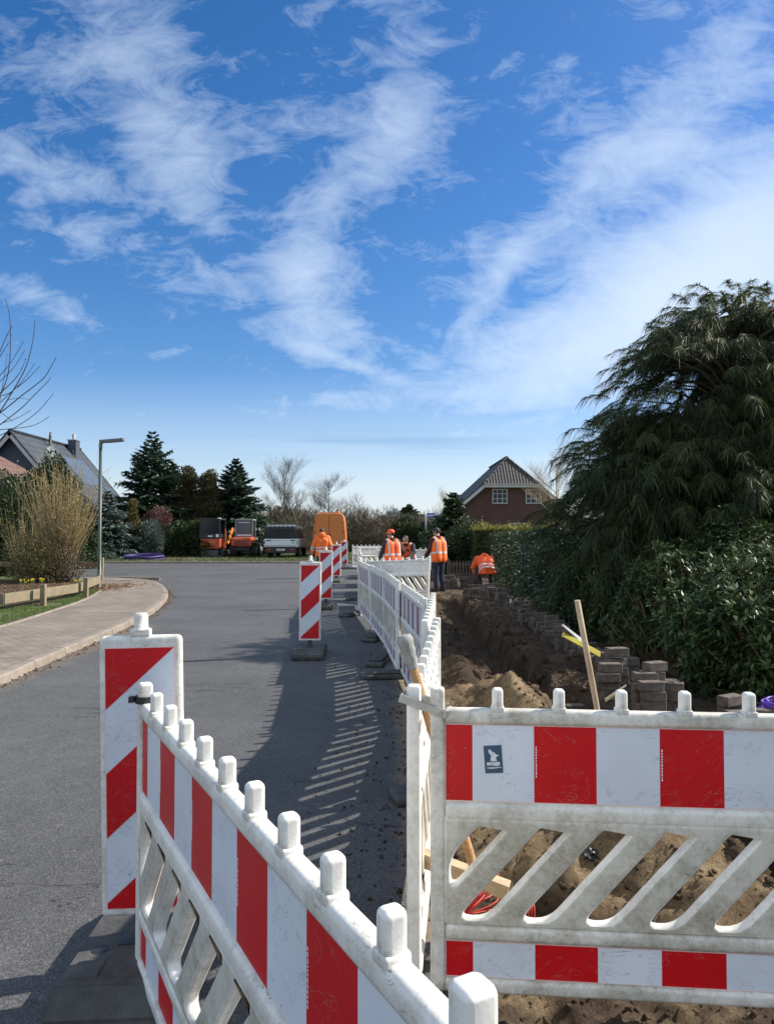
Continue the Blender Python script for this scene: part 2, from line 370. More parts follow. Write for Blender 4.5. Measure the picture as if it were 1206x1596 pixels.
def tiles(name, c1, c2, ax=0, pw=.3, ph=.36):
    """roof tiles: rounded ribs across, courses down the slope"""
    m, t, b = mat_base(name); g = G(t)
    sx = g.n('ShaderNodeSeparateXYZ'); g.l(g.co, sx.inputs[0])
    u = g.math('SINE', g.math('MULTIPLY', sx.outputs[ax], 2*math.pi/pw))
    v = g.math('FRACT', g.math('DIVIDE', sx.outputs[2], ph))
    h = g.math('ADD', g.math('MULTIPLY', u, .5), v)
    c = g.ramp(g.noise(1.3, 7, .6), [(.3, c1), (.7, c2)])
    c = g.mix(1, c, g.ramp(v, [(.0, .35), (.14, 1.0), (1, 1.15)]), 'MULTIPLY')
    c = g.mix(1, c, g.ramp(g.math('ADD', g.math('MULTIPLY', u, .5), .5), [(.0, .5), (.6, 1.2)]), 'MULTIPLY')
    g.l(c, b.inputs['Base Color']); b.inputs['Roughness'].default_value = .75; b.inputs['Specular IOR Level'].default_value = .3
    g.bump(h, 1.0, .05, b); return m
M['tile_grey'] = tiles('grey_roof_tiles', (.045, .042, .042), (.065, .06, .06), 0, .2, .3)
M['tile_side'] = tiles('grey_roof_tiles_side', (.07, .07, .075), (.1, .1, .105), 1)
M['tile_slate'] = tiles('anthracite_roof_tiles', (.035, .042, .055), (.055, .065, .082), 1, .33, .42)
M['tile_brown'] = tiles('brown_roof_tiles', (.11, .06, .048), (.15, .09, .07), 1, .3, .3)
M['wood_white'] = simple('white_trim', (.42, .42, .41), .6, .08, 5)
M['blue_board'] = simple('slate_blue_boards', (.045, .055, .08), .7, .15, 5)
M['far_white'] = simple('far_pale_facade', (.36, .42, .44), .8, .05, .3)
M['far_dark'] = simple('far_grey_facade', (.13, .16, .19), .8, .1, .3)
M['far_roof_red'] = simple('far_red_roof', (.24, .11, .09), .85, .15, .6)
M['far_roof_dark'] = simple('far_dark_roof', (.085, .09, .1), .85, .15, .6)
M['far_wall'] = simple('far_wall', (.24, .19, .16), .85, .15, .6)

# ------------------------------------------------------------------ object helpers
def obj(name, me, mats=None, parent=None):
    if isinstance(me, bmesh.types.BMesh):
        bm = me; me = bpy.data.meshes.new(name); bm.to_mesh(me); bm.free()
    o = bpy.data.objects.new(name, me); C.objects.link(o)
    if mats is not None:
        for k in (mats if isinstance(mats, (list, tuple)) else [mats]):
            me.materials.append(M[k] if isinstance(k, str) else k)
    if parent is not None: o.parent = parent
    return o
def tag(o, label=None, cat=None, group=None, kind=None):
    if label: o['label'] = label
    if cat: o['category'] = cat
    if group: o['group'] = group
    if kind: o['kind'] = kind
    return o
def thing(name, label, cat, loc=(0,0,0), rz=0, group=None):
    o = bpy.data.objects.new(name, None); C.objects.link(o); o.empty_display_size = .2
    o.location = loc; o.rotation_euler = (0, 0, rz); return tag(o, label, cat, group)
def copy_tree(o, parent=None):
    c = o.copy(); C.objects.link(c); c.parent = parent
    for ch in list(o.children): copy_tree(ch, c)
    return c
def np_mesh(name, V, F):
    me = bpy.data.meshes.new(name); V = np.asarray(V, np.float32); F = np.asarray(F, np.int32); k = F.shape[1]
    me.vertices.add(len(V)); me.vertices.foreach_set('co', V.ravel())
    me.loops.add(F.size); me.loops.foreach_set('vertex_index', F.ravel())
    me.polygons.add(len(F)); me.polygons.foreach_set('loop_start', np.arange(0, F.size, k, dtype=np.int32))
    try: me.polygons.foreach_set('loop_total', np.full(len(F), k, np.int32))
    except Exception: pass
    me.update(calc_edges=True); me.validate(); return me
def box(bm, x0, x1, y0, y1, z0, z1, bev=0, mi=0, mat=None, seg=2):
    r = bmesh.ops.create_cube(bm, size=1); vs = r['verts']
    for v in vs: v.co = Vector((x0+(v.co.x+.5)*(x1-x0), y0+(v.co.y+.5)*(y1-y0), z0+(v.co.z+.5)*(z1-z0)))
    fs = list({f for v in vs for f in v.link_faces})
    if bev:
        es = list({e for v in vs for e in v.link_edges})
        rr = bmesh.ops.bevel(bm, geom=es, offset=bev, segments=seg, affect='EDGES', profile=.5)
        fs = list({f for f in rr['faces']} | {f for v in rr['verts'] for f in v.link_faces})
        vs = list({v for f in fs for v in f.verts})
    for f in fs: f.material_index = mi; f.smooth = False
    if mat is not None: bmesh.ops.transform(bm, matrix=mat, verts=vs)
    return vs
def prism(bm, pts, y0, y1, axis='y', mi=0):
    """polygon pts in the plane across axis, extruded from y0 to y1"""
    def mk(p, d):
        return {'y': (p[0], d, p[1]), 'x': (d, p[0], p[1]), 'z': (p[0], p[1], d)}[axis]
    a = [bm.verts.new(mk(p, y0)) for p in pts]; b = [bm.verts.new(mk(p, y1)) for p in pts]
    fs = [bm.faces.new(a), bm.faces.new(b[::-1])]
    n = len(pts)
    for i in range(n): fs.append(bm.faces.new((a[i], b[i], b[(i+1) % n], a[(i+1) % n])))
    for f in fs: f.material_index = mi
    bmesh.ops.recalc_face_normals(bm, faces=fs); return a+b
def tube(bm, pts, rad, sides=8, mi=0, cap=True):
    pts = [Vector(p) for p in pts]; n = len(pts)
    if not isinstance(rad, (list, tuple)): rad = [rad]*n
    rings = []; ref = None
    for i, p in enumerate(pts):
        d = (pts[min(i+1, n-1)]-pts[max(i-1, 0)]).normalized()
        if ref is None: ref = Vector((0, 0, 1)) if abs(d.z) < .9 else Vector((1, 0, 0))
        a = d.cross(ref).normalized(); b2 = d.cross(a).normalized(); ref = -b2 if False else a.cross(d).normalized()
        rings.append([bm.verts.new(p+(a*math.cos(t)+b2*math.sin(t))*rad[i]) for t in [2*math.pi*k/sides for k in range(sides)]])
    for i in range(n-1):
        for k in range(sides):
            f = bm.faces.new((rings[i][k], rings[i][(k+1) % sides], rings[i+1][(k+1) % sides], rings[i+1][k])); f.smooth = True; f.material_index = mi
    if cap:
        for rg in (rings[0], rings[-1]):
            try: f = bm.faces.new(rg); f.material_index = mi
            except ValueError: pass
    return rings
def wnorm(o):
    for p in o.data.polygons: p.use_smooth = True
    m = o.modifiers.new('wn', 'WEIGHTED_NORMAL'); m.keep_sharp = True; return o
def smooth(o, angle=None):
    for p in o.data.polygons: p.use_smooth = True
    return o
def catmull(pts, n=8):
    out = []; P = [Vector((*p, 0)) if len(p) == 2 else Vector(p) for p in pts]
    for i in range(len(P)-1):
        p0, p1, p2, p3 = P[max(i-1, 0)], P[i], P[i+1], P[min(i+2, len(P)-1)]
        for k in range(n):
            t = k/n
            out.append(.5*((2*p1)+(-p0+p2)*t+(2*p0-5*p1+4*p2-p3)*t*t+(-p0+3*p1-3*p2+p3)*t**3))
    out.append(P[-1]); return out
def poly_sheet(name, pts, z, mat, skirt=0, **k):
    vs = [Vector((p[0], p[1], z)) for p in pts]
    tr = tessellate_polygon([vs]); bm = bmesh.new()
    bv = [bm.verts.new(v) for v in vs]
    for t in tr:
        f = bm.faces.new([bv[i] for i in t])
    bmesh.ops.recalc_face_normals(bm, faces=bm.faces)
    if sum(f.normal.z*f.calc_area() for f in bm.faces) < 0: bmesh.ops.reverse_faces(bm, faces=bm.faces)
    if skirt:
        lo = [bm.verts.new((v.x, v.y, z-skirt)) for v in vs]; n = len(vs)
        for i in range(n): bm.faces.new((bv[i], bv[(i+1) % n], lo[(i+1) % n], lo[i]))
    o = obj(name, bm, mat); tag(o, kind=k.get('kind', 'structure')); return o
# ------------------------------------------------------------------ foliage generators
def unit(v): return v/np.maximum(np.linalg.norm(v, axis=-1, keepdims=True), 1e-9)
def rdir(n): return unit(RNG.normal(size=(n, 3)))
def ribbons(P, D, Ln, W, droop=0., segs=2, taper=.85, side=None):
    n = len(P); D = unit(D); Ln = np.broadcast_to(Ln, n)[:, None]; W = np.broadcast_to(W, n)[:, None]
    if side is None: side = unit(np.cross(D, rdir(n)))
    dr = np.broadcast_to(droop, n)[:, None]
    V = np.zeros((n, segs+1, 2, 3))
    for k in range(segs+1):
        t = k/segs; c = P+D*Ln*t; c = c+np.array([0, 0, -1.])*(dr*Ln*t*t)
        hw = W*.5*(1-taper*t)
        V[:, k, 0] = c-side*hw; V[:, k, 1] = c+side*hw
    base = np.arange(n)[:, None]*(segs+1)*2
    F = []
    for k in range(segs):
        F.append(np.stack([base[:, 0]+2*k, base[:, 0]+2*k+1, base[:, 0]+2*k+3, base[:, 0]+2*k+2], 1))
    return V.reshape(-1, 3), np.concatenate(F)
def leaves(P, D, Ln, W, up=None):
    """one folded rhombic leaf per point, growing along D"""
    n = len(P); D = unit(D); Ln = np.broadcast_to(Ln, n)[:, None]; W = np.broadcast_to(W, n)[:, None]
    s = unit(np.cross(D, rdir(n) if up is None else np.broadcast_to(up, (n, 3))+RNG.normal(size=(n, 3))*.25))
    V = np.stack([P, P+D*Ln*.5-s*W*.5, P+D*Ln, P+D*Ln*.5+s*W*.5], 1)
    return V.reshape(-1, 3), np.arange(n*4).reshape(n, 4)
def join(parts):
    Vs, Fs, o = [], [], 0
    for V, F in parts: Vs.append(V); Fs.append(F+o); o += len(V)
    return np.concatenate(Vs), np.concatenate(Fs)
def tubes(segs, sides=4):
    """segs: rows p(3) q(3) r0 r1"""
    A = np.asarray(segs, float); p, q, r0, r1 = A[:, :3], A[:, 3:6], A[:, 6:7], A[:, 7:8]
    d = unit(q-p); ref = np.where(np.abs(d[:, 2:3]) < .9, [[0, 0, 1.]], [[1., 0, 0]])
    a = unit(np.cross(d, ref)); b = np.cross(d, a); n = len(A)
    V = np.zeros((n, 2, sides, 3))
    for k in range(sides):
        t = 2*math.pi*k/sides; v = a*math.cos(t)+b*math.sin(t)
        V[:, 0, k] = p+v*r0; V[:, 1, k] = q+v*r1
    base = np.arange(n)*2*sides; F = []
    for k in range(sides):
        k2 = (k+1) % sides; F.append(np.stack([base+k, base+k2, base+sides+k2, base+sides+k], 1))
    return V.reshape(-1, 3), np.concatenate(F)
def in_ells(E, n, shell=.55):
    """n points spread through the outer part of ellipsoids (cx,cy,cz,rx,ry,rz)"""
    E = np.asarray(E, float); wt = (E[:, 3]*E[:, 4]*E[:, 5])**.67; wt /= wt.sum()
    k = RNG.choice(len(E), n, p=wt); d = rdir(n); r = 1-(1-shell)*RNG.random(n)**1.5
    return E[k, :3]+d*E[k, 3:]*r[:, None], d
def noise3(P, sc, seed=0):
    return np.array([noise.noise(Vector((p[0]*sc+seed, p[1]*sc, p[2]*sc))) for p in P])
def fir(name, label, cat, loc, H, Rb, mat='lf_fir', seed=1, tiers=26, start=.04, dens=1.0, wid=.1, group=None, upturn=.1):
    r = np.random.default_rng(seed); t = thing(name, label, cat, loc, r.random()*6, group)
    segs = []; Ps, Ds, Ls = [], [], []
    for i in range(tiers):
        f = (i+.5)/tiers; z = H*(start+(1-start)*f); rad = Rb*(1-f)**.85*(.8+.35*r.random())+.04*H*.3
        nb = max(4, int(9*(1-f*.5)))
        for j in range(nb):
            a = 2*math.pi*(j+r.random()*.8)/nb+i; rr = rad*(.65+.5*r.random())
            slope = .75*f-.22+r.normal()*.06
            d = np.array([math.cos(a), math.sin(a), slope]); d /= np.linalg.norm(d)
            p0 = np.array([0, 0, z]); p1 = p0+d*rr+np.array([0, 0, upturn*rr])
            segs.append([*p0, *p1, .03*(1-f)+.008, .006])
            side = np.cross(d, [0, 0, 1]); side /= np.linalg.norm(side)
            m = int(max(5, rr/.13)*dens)
            for k in range(m):
                s = (k+.6)/m
                if s < .12: continue
                for sg in (-1, 1):
                    Ps.append(p0+(p1-p0)*s); Ds.append(d*.75+side*sg*.8+np.array([0, 0, -.18+r.normal()*.15])); Ls.append(rr*.42*(1-.55*s)*(.7+.6*r.random())+.08)
            Ps.append(p0+(p1-p0)*.75); Ds.append(d); Ls.append(rr*.33+.08)
    Ps, Ds, Ls = np.array(Ps), np.array(Ds), np.array(Ls)
    V1, F1 = ribbons(Ps, Ds, Ls, wid*(.6+.8*r.random(len(Ps))), .12, 2, .7)
    n = len(Ps); k = r.integers(0, n, n*2); s = r.random(n*2)[:, None]
    V2, F2 = ribbons(Ps[k]+unit(Ds[k])*Ls[k][:, None]*s, Ds[k]+r.normal(size=(n*2, 3))*.6, Ls[k]*.45, wid*.7, .2, 1, .8)
    V, F = join([(V1, F1), (V2, F2)])
    obj('crown', np_mesh('crown', V, F), mat, t)
    segs.append([0, 0, -.1, 0, 0, H, .03*H*.6, .01])
    V, F = tubes(segs, 5); obj('trunk', np_mesh('trunk', V, F), 'bark', t); return t
def bush(name, label, cat, loc, ells, n, size, mat, seed=1, shell=.35, aspect=.45, up=.3, stems=True, group=None, thing_parts=True):
    global RNG
    RNG = np.random.default_rng(seed); t = thing(name, label, cat, loc, 0, group)
    P, d = in_ells(ells, n, shell)
    nn = noise3(P[:: 1], 1.6/max(size*8, .4), seed) if n < 60000 else noise3(P, 1.2, seed)
    P = P+d*(nn*size*3.5)[:, None]; keep = (nn > -.33) & (P[:, 2] > 0); P, d = P[keep], d[keep]
    D = d+rdir(len(P))*.9+np.array([0, 0, up]); Ln = size*(.6+.8*RNG.random(len(P)))
    V, F = leaves(P, D, Ln, Ln*aspect); obj('foliage', np_mesh('foliage', V, F), mat, t)
    if stems:
        sg = []
        E = np.asarray(ells)
        for i in range(26):
            e = E[RNG.integers(len(E))]; q = e[:3]+rdir(1)[0]*e[3:]*.75; p = np.array([e[0]*.8, e[1]*.8, -.05])+RNG.normal(size=3)*[.1, .1, 0]
            m = (p+q)/2+RNG.normal(size=3)*.1; sg.append([*p, *m, .022, .016]); sg.append([*m, *q, .016, .005])
        V, F = tubes(sg, 4); obj('stem', np_mesh('stem', V, F), 'bark', t)
    return t
def bare_tree(name, label, loc, H, spread, seed=1, n0=9, trunk_r=.16, mat='twig', fork=.3, dens=1.0, up=.55, group=None, upright=1.0):
    r = random.Random(seed); t = thing(name, label, 'tree', loc, 0, group); segs = []; tw = []
    def grow(p, d, ln, rad, lev):
        n = 3; q = p
        for i in range(n):
            d2 = (d+Vector((r.gauss(0, .1), r.gauss(0, .1), r.gauss(0, .07)+.05*upright))).normalized()
            q2 = q+d2*ln/n; r0 = rad*(1-i/n*.45); r1 = rad*(1-(i+1)/n*.45)
            (segs if lev < 3 else tw).append([*q, *q2, r0, r1]); q = q2; d = d2
            if lev < 5 and (i > 0 or lev > 0):
                for _ in range(1 if r.random() > .45*dens else 2):
                    a = r.uniform(0, 6.28); s = Vector((math.cos(a), math.sin(a), up*r.uniform(.2, 1.3)))
                    grow(q, (d*.75+s*spread).normalized(), ln*r.uniform(.5, .72), r1*.55, lev+1)
        if lev < 5: grow(q, (d+Vector((r.gauss(0, .2), r.gauss(0, .2), .1))).normalized(), ln*.62, rad*.5, lev+1)
    # main stem then a ring of limbs
    stem = []; p = Vector((0, 0, -.1)); d = Vector((0, 0, 1))
    for i in range(7):
        q = p+Vector((r.gauss(0, .03)*H*.1, r.gauss(0, .03)*H*.1, H*.105)); r0 = trunk_r*(1-i*.12); segs.append([*p, *q, r0, r0*.88]); p = q
        if i*.105 > fork:
            for k in range(2):
                a = r.uniform(0, 6.28); s = Vector((math.cos(a)*spread*1.25, math.sin(a)*spread*1.25, .8))
                grow(p, s.normalized(), H*.2, r0*.45, 1)
    grow(p, d, H*.15, trunk_r*.3, 1)
    V, F = tubes(segs, 5); obj('trunk', np_mesh('trunk', V, F), mat, t)
    V, F = tubes(tw, 3); obj('crown', np_mesh('crown', V, F), mat, t); return t

# ------------------------------------------------------------------ the ground, road, paving
def ring_ground():
    bm = bmesh.new(); x0, x1, y0, y1 = .18, 3.25, -3, 21; B = 1500
    xs = [-B, x0, x1, B]; ys = [-B, y0, y1, B+1500]
    g = [[bm.verts.new((x, y, -.02)) for x in xs] for y in ys]
    for i in range(3):
        for j in range(3):
            if i == 1 and j == 1: continue
            bm.faces.new((g[i][j], g[i][j+1], g[i+1][j+1], g[i+1][j]))
    return tag(obj('ground', bm, 'ground'), kind='structure')
ring_ground()
def trench_x(y):
    if y > 8: return 1.46
    t = (8-y)/5; return 1.46+.62*min(1, t)**1.1
def soil_h(x, y):
    xc = trench_x(y); wv = .25+.07*noise.noise(Vector((y*1.3, 0, 3)))
    d = abs(x-xc-.07*noise.noise(Vector((y*1.8, x, 1)))-.07*noise.noise(Vector((y*4.6, x*3, 5)))-.04*noise.noise(Vector((y*11, x*8, 9))))
    h = 0
    s = min(1, max(0, (wv+.14-d)/.2)); s = s*s*(3-2*s)
    e = min(1, max(0, (19.3-y)/.8))*min(1, max(0, (y-2.9)/.6))
    h -= .42*s*e
    # excavated strip left of the trench and compacted lip
    h += .07*math.exp(-((x-xc+.62)/.13)**2)*e*(1 if y > 6.5 else .3)
    h += .05*math.exp(-((x-xc-.7)/.25)**2)*e
    h -= .06*math.exp(-((x-xc+.95)/.14)**2)*e
    # heaps
    for (mx, my, r, hh, k) in HEAPS:
        dd = math.hypot(x-mx, (y-my)*k)/r
        if dd < 1.6: h += hh*max(0, 1-dd*.72)**1.25*(1+.28*noise.noise(Vector((x*4.5, y*4.5, mx))))
    v = Vector((x, y, 0))
    amp = .08 if y < 19 else .02
    h += amp*(noise.fractal(v*2.2, .9, 2.1, 5)) + .018*noise.fractal(v*12, .8, 2.0, 4)+.017*noise.noise(v*34)
    if x < .34: h = h*max(0, (x-.17)/.17)
    if x > 3.0: h = h*max(0, (3.25-x)/.25)-.0
    if y > 20: h *= max(0, 21-y)
    return h
HEAPS = [(.98, 5.9, .62, .47, .8), (.62, 6.7, .5, .22, .8), (1.12, 3.3, .5, .46, 1.0), (.62, 3.6, .5, .2, 1), (.72, 8.2, .5, .12, .6),
         (.9, 15.5, .5, .12, .6), (1.9, 17.4, .5, .12, .6), (2.35, 5.0, .5, .14, .8), (.45, 3.0, .35, .1, 1.0), (.62, 12.2, .4, .12, .6),(1.5,2.9,.35,.16,1)]
def soil_mesh():
    xs = np.concatenate([[.18], np.linspace(.2, 3.2, 150), [3.25]])
    ys = [-3.0, -1, 0, 1, 1.6]; y = 2.0
    while y < 21: ys.append(y); y += .022+.0045*max(0, y-3.5)
    ys.append(21.0); ys = np.array(ys); V = []
    for y in ys:
        for x in xs:
            edge = x in (xs[0], xs[-1]) or y in (ys[0], ys[-1])
            if edge: V.append((x, y, -.02)); continue
            z = soil_h(x, y); v = Vector((x*9, y*9, z*9)); a = .03 if z < -.06 else .008
            V.append((min(3.24, max(.185, x+a*noise.noise(v)+a*.5*noise.noise(v*3))), y, z+.4*a*noise.noise(v*2+Vector((7, 0, 0)))))
    nx = len(xs); ny = len(ys)
    i, j = np.meshgrid(np.arange(ny-1), np.arange(nx-1), indexing='ij'); a = (i*nx+j).ravel()
    F = np.stack([a, a+1, a+1+nx, a+nx], 1)
    o = obj('excavated_soil', np_mesh('excavated_soil', V, F), 'sand'); smooth(o)
    sa = []
    for (x, y, z) in V:
        s = 0
        for (mx, my, r, hh, k) in HEAPS: s = max(s, 1.25-math.hypot(x-mx, (y-my)*k)/r*.8) if hh > .15 else s
        if y > 16: s = max(s, min(1, (y-16)/2.5)*.8)
        if y < 4.4: s = max(s, .35)
        sa.append(min(1, max(0, s)) if z > -.12 else 0)
    sa = [0.0 if len(sa) != len(o.data.vertices) else v for v in sa]; at_ = o.data.attributes.new('sandy', 'FLOAT', 'POINT'); at_.data.foreach_set('value', sa); return tag(o, kind='structure')
soil_mesh()
def clods(name, n, rng, mat, s0, s1, kind='stuff'):
    """loose crumbs of soil over the dig"""
    parts = []; r = np.random.default_rng(11); V0 = []
    for i in range(n):
        x, y = rng(r); z = soil_h(x, y) if (.2 < x < 3.2 and -3 < y < 21) else .0
        s = s0+(s1-s0)*r.random()**3
        c = rdir(8)*s*.4; cube = np.array([[a, b, c2] for a in (-1, 1) for b in (-1, 1) for c2 in (-1, 1)])*s*.55+c
        V0.append(cube+np.array([x, y, z+s*.15]))
    f = np.array([[0, 1, 3, 2], [4, 6, 7, 5], [0, 4, 5, 1], [2, 3, 7, 6], [0, 2, 6, 4], [1, 5, 7, 3]])
    V = np.concatenate(V0); F = np.concatenate([f+8*i for i in range(n)])
    o = obj(name, np_mesh(name, V, F), mat); return tag(o, kind=kind)
def clod_rng(r):
    y = 2.6+r.random()**1.4*15; xc = trench_x(y); return xc+(r.choice([-1, 1])*(.32+abs(r.normal())*.16)), y
clods('soil_clods', 750, clod_rng, 'earth', .02, .075)
def near_rng(r):
    if r.random() < .5: return r.uniform(.3, 2.6), r.uniform(2.2, 5)
    return r.uniform(.3, 2.3), 5+r.random()**1.6*13
clods('soil_crumbs', 7000, near_rng, 'earth', .004, .02)
clods('road_grit', 1500, lambda r: (.2-abs(r.normal())*.28, 2.2+r.random()**1.4*17), 'earth', .004, .016)
# crisp edge of the cut asphalt
road = poly_sheet('road', [(-80, -15), (-80, 38.7), (60, 38.7), (60, 26.5), (.22, 26.5), (.21, 18), (.17, 12), (.24, 7), (.18, 4), (.2, 0), (.2, -15)], 0, 'asphalt')
poly_sheet('footpath', [(.22, 21), (.22, 26.5), (60, 26.5), (60, 24.2), (3, 24.2), (3, 21)], .01, 'sand')
KP = [(-3.98, -15), (-4.0, -4), (-4.0, 4), (-4.04, 7.8), (-4.1, 8.6), (-4.15, 9.4), (-4.25, 11), (-4.35, 12.5), (-4.5, 14), (-4.75, 15.6), (-5.2, 17.7), (-5.75, 19.6), (-6.6, 21.9), (-7.7, 23.9), (-9.3, 24.9), (-14, 25.2), (-80, 25.2)]
IP = [(-6.1, -15), (-6.1, 0), (-6.1, 8), (-6.12, 11.8), (-6.35, 14.1), (-6.7, 16.6), (-7.33, 19.2), (-8.2, 21.6), (-10.2, 22.9), (-14, 23.3), (-80, 23.3)]
K = catmull(KP, 8); I_ = catmull(IP, 8)
def offs(P, d):
    out = []
    for i, p in enumerate(P):
        a = P[max(i-1, 0)]; b = P[min(i+1, len(P)-1)]; t = (b-a).normalized(); out.append(p+Vector((-t.y, t.x, 0))*d)
    return out
KI = offs(K, .13)
poly_sheet('pavement', [(p.x, p.y) for p in KI]+[(p.x, p.y) for p in reversed(I_)], .096, 'paving')
def kerb(name, P, Q, z0, z1, ln=.9):
    """kerb stones laid end to end with open joints between bottom line P and back line Q"""
    bm = bmesh.new(); acc = 0; st = [(P[0], Q[0])]
    pts = [(P[0], Q[0])]
    for i in range(1, len(P)):
        seg = (P[i]-P[i-1]).length; k = max(1, int(seg/.25))
        for j in range(1, k+1): pts.append((P[i-1].lerp(P[i], j/k), Q[i-1].lerp(Q[i], j/k)))
    run = [pts[0]]; acc = 0
    def flush(run):
        if len(run) < 2: return
        a = [Vector(run[0][0]), Vector(run[0][1])]; n = len(run); dz = random.uniform(-.004, .004)
        rows = []
        for k, (p, q) in enumerate(run):
            if k == 0: p = p.lerp(run[1][0], .03); q = q.lerp(run[1][1], .03)
            if k == n-1: p = p.lerp(run[-2][0], .03); q = q.lerp(run[-2][1], .03)
            o = (q-p).normalized()
            rows.append([bm.verts.new((p.x, p.y, z0)), bm.verts.new((p.x+o.x*.012, p.y+o.y*.012, z1-.02+dz)), bm.verts.new((p.x+o.x*.03, p.y+o.y*.03, z1+dz)), bm.verts.new((q.x, q.y, z1+dz)), bm.verts.new((q.x, q.y, z0))])
        for k in range(n-1):
            for m in range(4): bm.faces.new((rows[k][m], rows[k+1][m], rows[k+1][m+1], rows[k][m+1]))
        for rr in (rows[0], rows[-1]): bm.faces.new(rr)
    for i in range(1, len(pts)):
        acc += (pts[i][0]-pts[i-1][0]).length; run.append(pts[i])
        if acc >= ln: flush(run); run = [pts[i]]; acc = 0
    flush(run); bmesh.ops.recalc_face_normals(bm, faces=bm.faces)
    return tag(obj(name, bm, 'kerb'), kind='structure')
kerb('kerb', K[8:-2], KI[8:-2], -.01, .1)
kerb('pavement_edging', offs(I_, -.0)[8:-2], offs(I_, .07)[8:-2], .05, .112)
FKa = [Vector((x, 38.7, 0)) for x in range(-80, 61, 2)]
kerb('far_kerb', FKa, [Vector((p.x, 38.84, 0)) for p in FKa], -.01, .11)
poly_sheet('grass_verge', [(-90, 38.84), (70, 38.84), (70, 90), (-90, 90)], .09, 'turf')
poly_sheet('garden_lawn', [(p.x, p.y) for p in offs(I_, .07)]+[(-80, -15)], .1, 'turf', skirt=.12)
FL = [(-13, 13.4), (-7.32, 14.3), (-7.12, 17.35), (-7.6, 19.9), (-9.0, 23.0)]
bed = [(-16, 15.1), (-11, 14.1), (-7.55, 14.6), (-7.3, 17.3), (-7.85, 20.0), (-9.15, 22.6), (-12, 23), (-12, 19.4), (-14, 17.5)]
poly_sheet('flower_bed', [(p.x, p.y) for p in catmull(bed+[bed[0]], 5)[:-1]], .125, 'mulch', skirt=.03)

def grass(name, n, rng, h, w_, mat, z):
    P = np.array([rng() for _ in range(n)]); P = np.c_[P, np.full(n, z)]
    D = RNG.normal(size=(n, 3))*.35+[0, 0, 1]
    V, F = ribbons(P, D, h*(.5+RNG.random(n)), w_, .15, 2, .9)
    o = obj(name, np_mesh(name, V, F), mat); return tag(o, 'short green grass', None, None, 'stuff')
def gr1():
    while True:
        y = random.uniform(8.5, 20); t = 0
        # between the paving edge and the rail fence
        xi = np.interp(y, [8, 11.8, 14.1, 16.6, 19.2, 21.6], [-6.1, -6.12, -6.35, -6.7, -7.33, -8.2])-.1
        xf = np.interp(y, [8, 14.3, 17.35, 19.9, 23], [-9.5, -7.9, -7.5, -7.9, -9.2])
        x = random.uniform(xf, xi)
        if noise.noise(Vector((x*1.2, y*1.2, 0))) > -.28: return x, y
grass('grass', 30000, gr1, .045, .007, 'grass', .1)
def gr2():
    while True:
        x, y = random.uniform(-19, -11.5), random.uniform(17, 25)
        if y > 19.4-(x+12)*.8-.2 or x < -14: return x, y
grass('lawn_grass', 26000, gr2, .06, .012, 'grass', .1)
def gr3():
    while True:
        x, y = random.uniform(-26, 9), 38.95+random.random()**1.3*22
        if noise.noise(Vector((x*.5, y*.5, 0)))*.5+.5 > random.random()*.8: return x, y
grass('verge_grass', 42000, gr3, .1, .03, 'grass_far', .09)
def lf(n, rng, z, s, name):
    P = np.array([rng() for _ in range(n)]); P = np.c_[P, np.full(n, z)+RNG.random(n)*.01]
    D = RNG.normal(size=(n, 3))*[1, 1, .25]; V, F = leaves(P, D, s*(.6+.8*RNG.random(n)), s*.6)
    return tag(obj(name, np_mesh(name, V, F), 'dryleaf'), kind='stuff')
def gut():
    y = random.uniform(4, 24); x = float(np.interp(y, [p[1] for p in KP[:14]], [p[0] for p in KP[:14]]))
    return x+abs(random.gauss(0, .07))+.02, y
lf(1100, gut, .006, .035, 'fallen_leaves')
lf(900, lambda: (random.gauss(-7.6, .35), random.gauss(20.2, .9)), .115, .05, 'leaf_litter')
lf(1500, lambda: (random.uniform(-11, -7.8), random.uniform(15, 22)), .13, .045, 'bark_mulch')

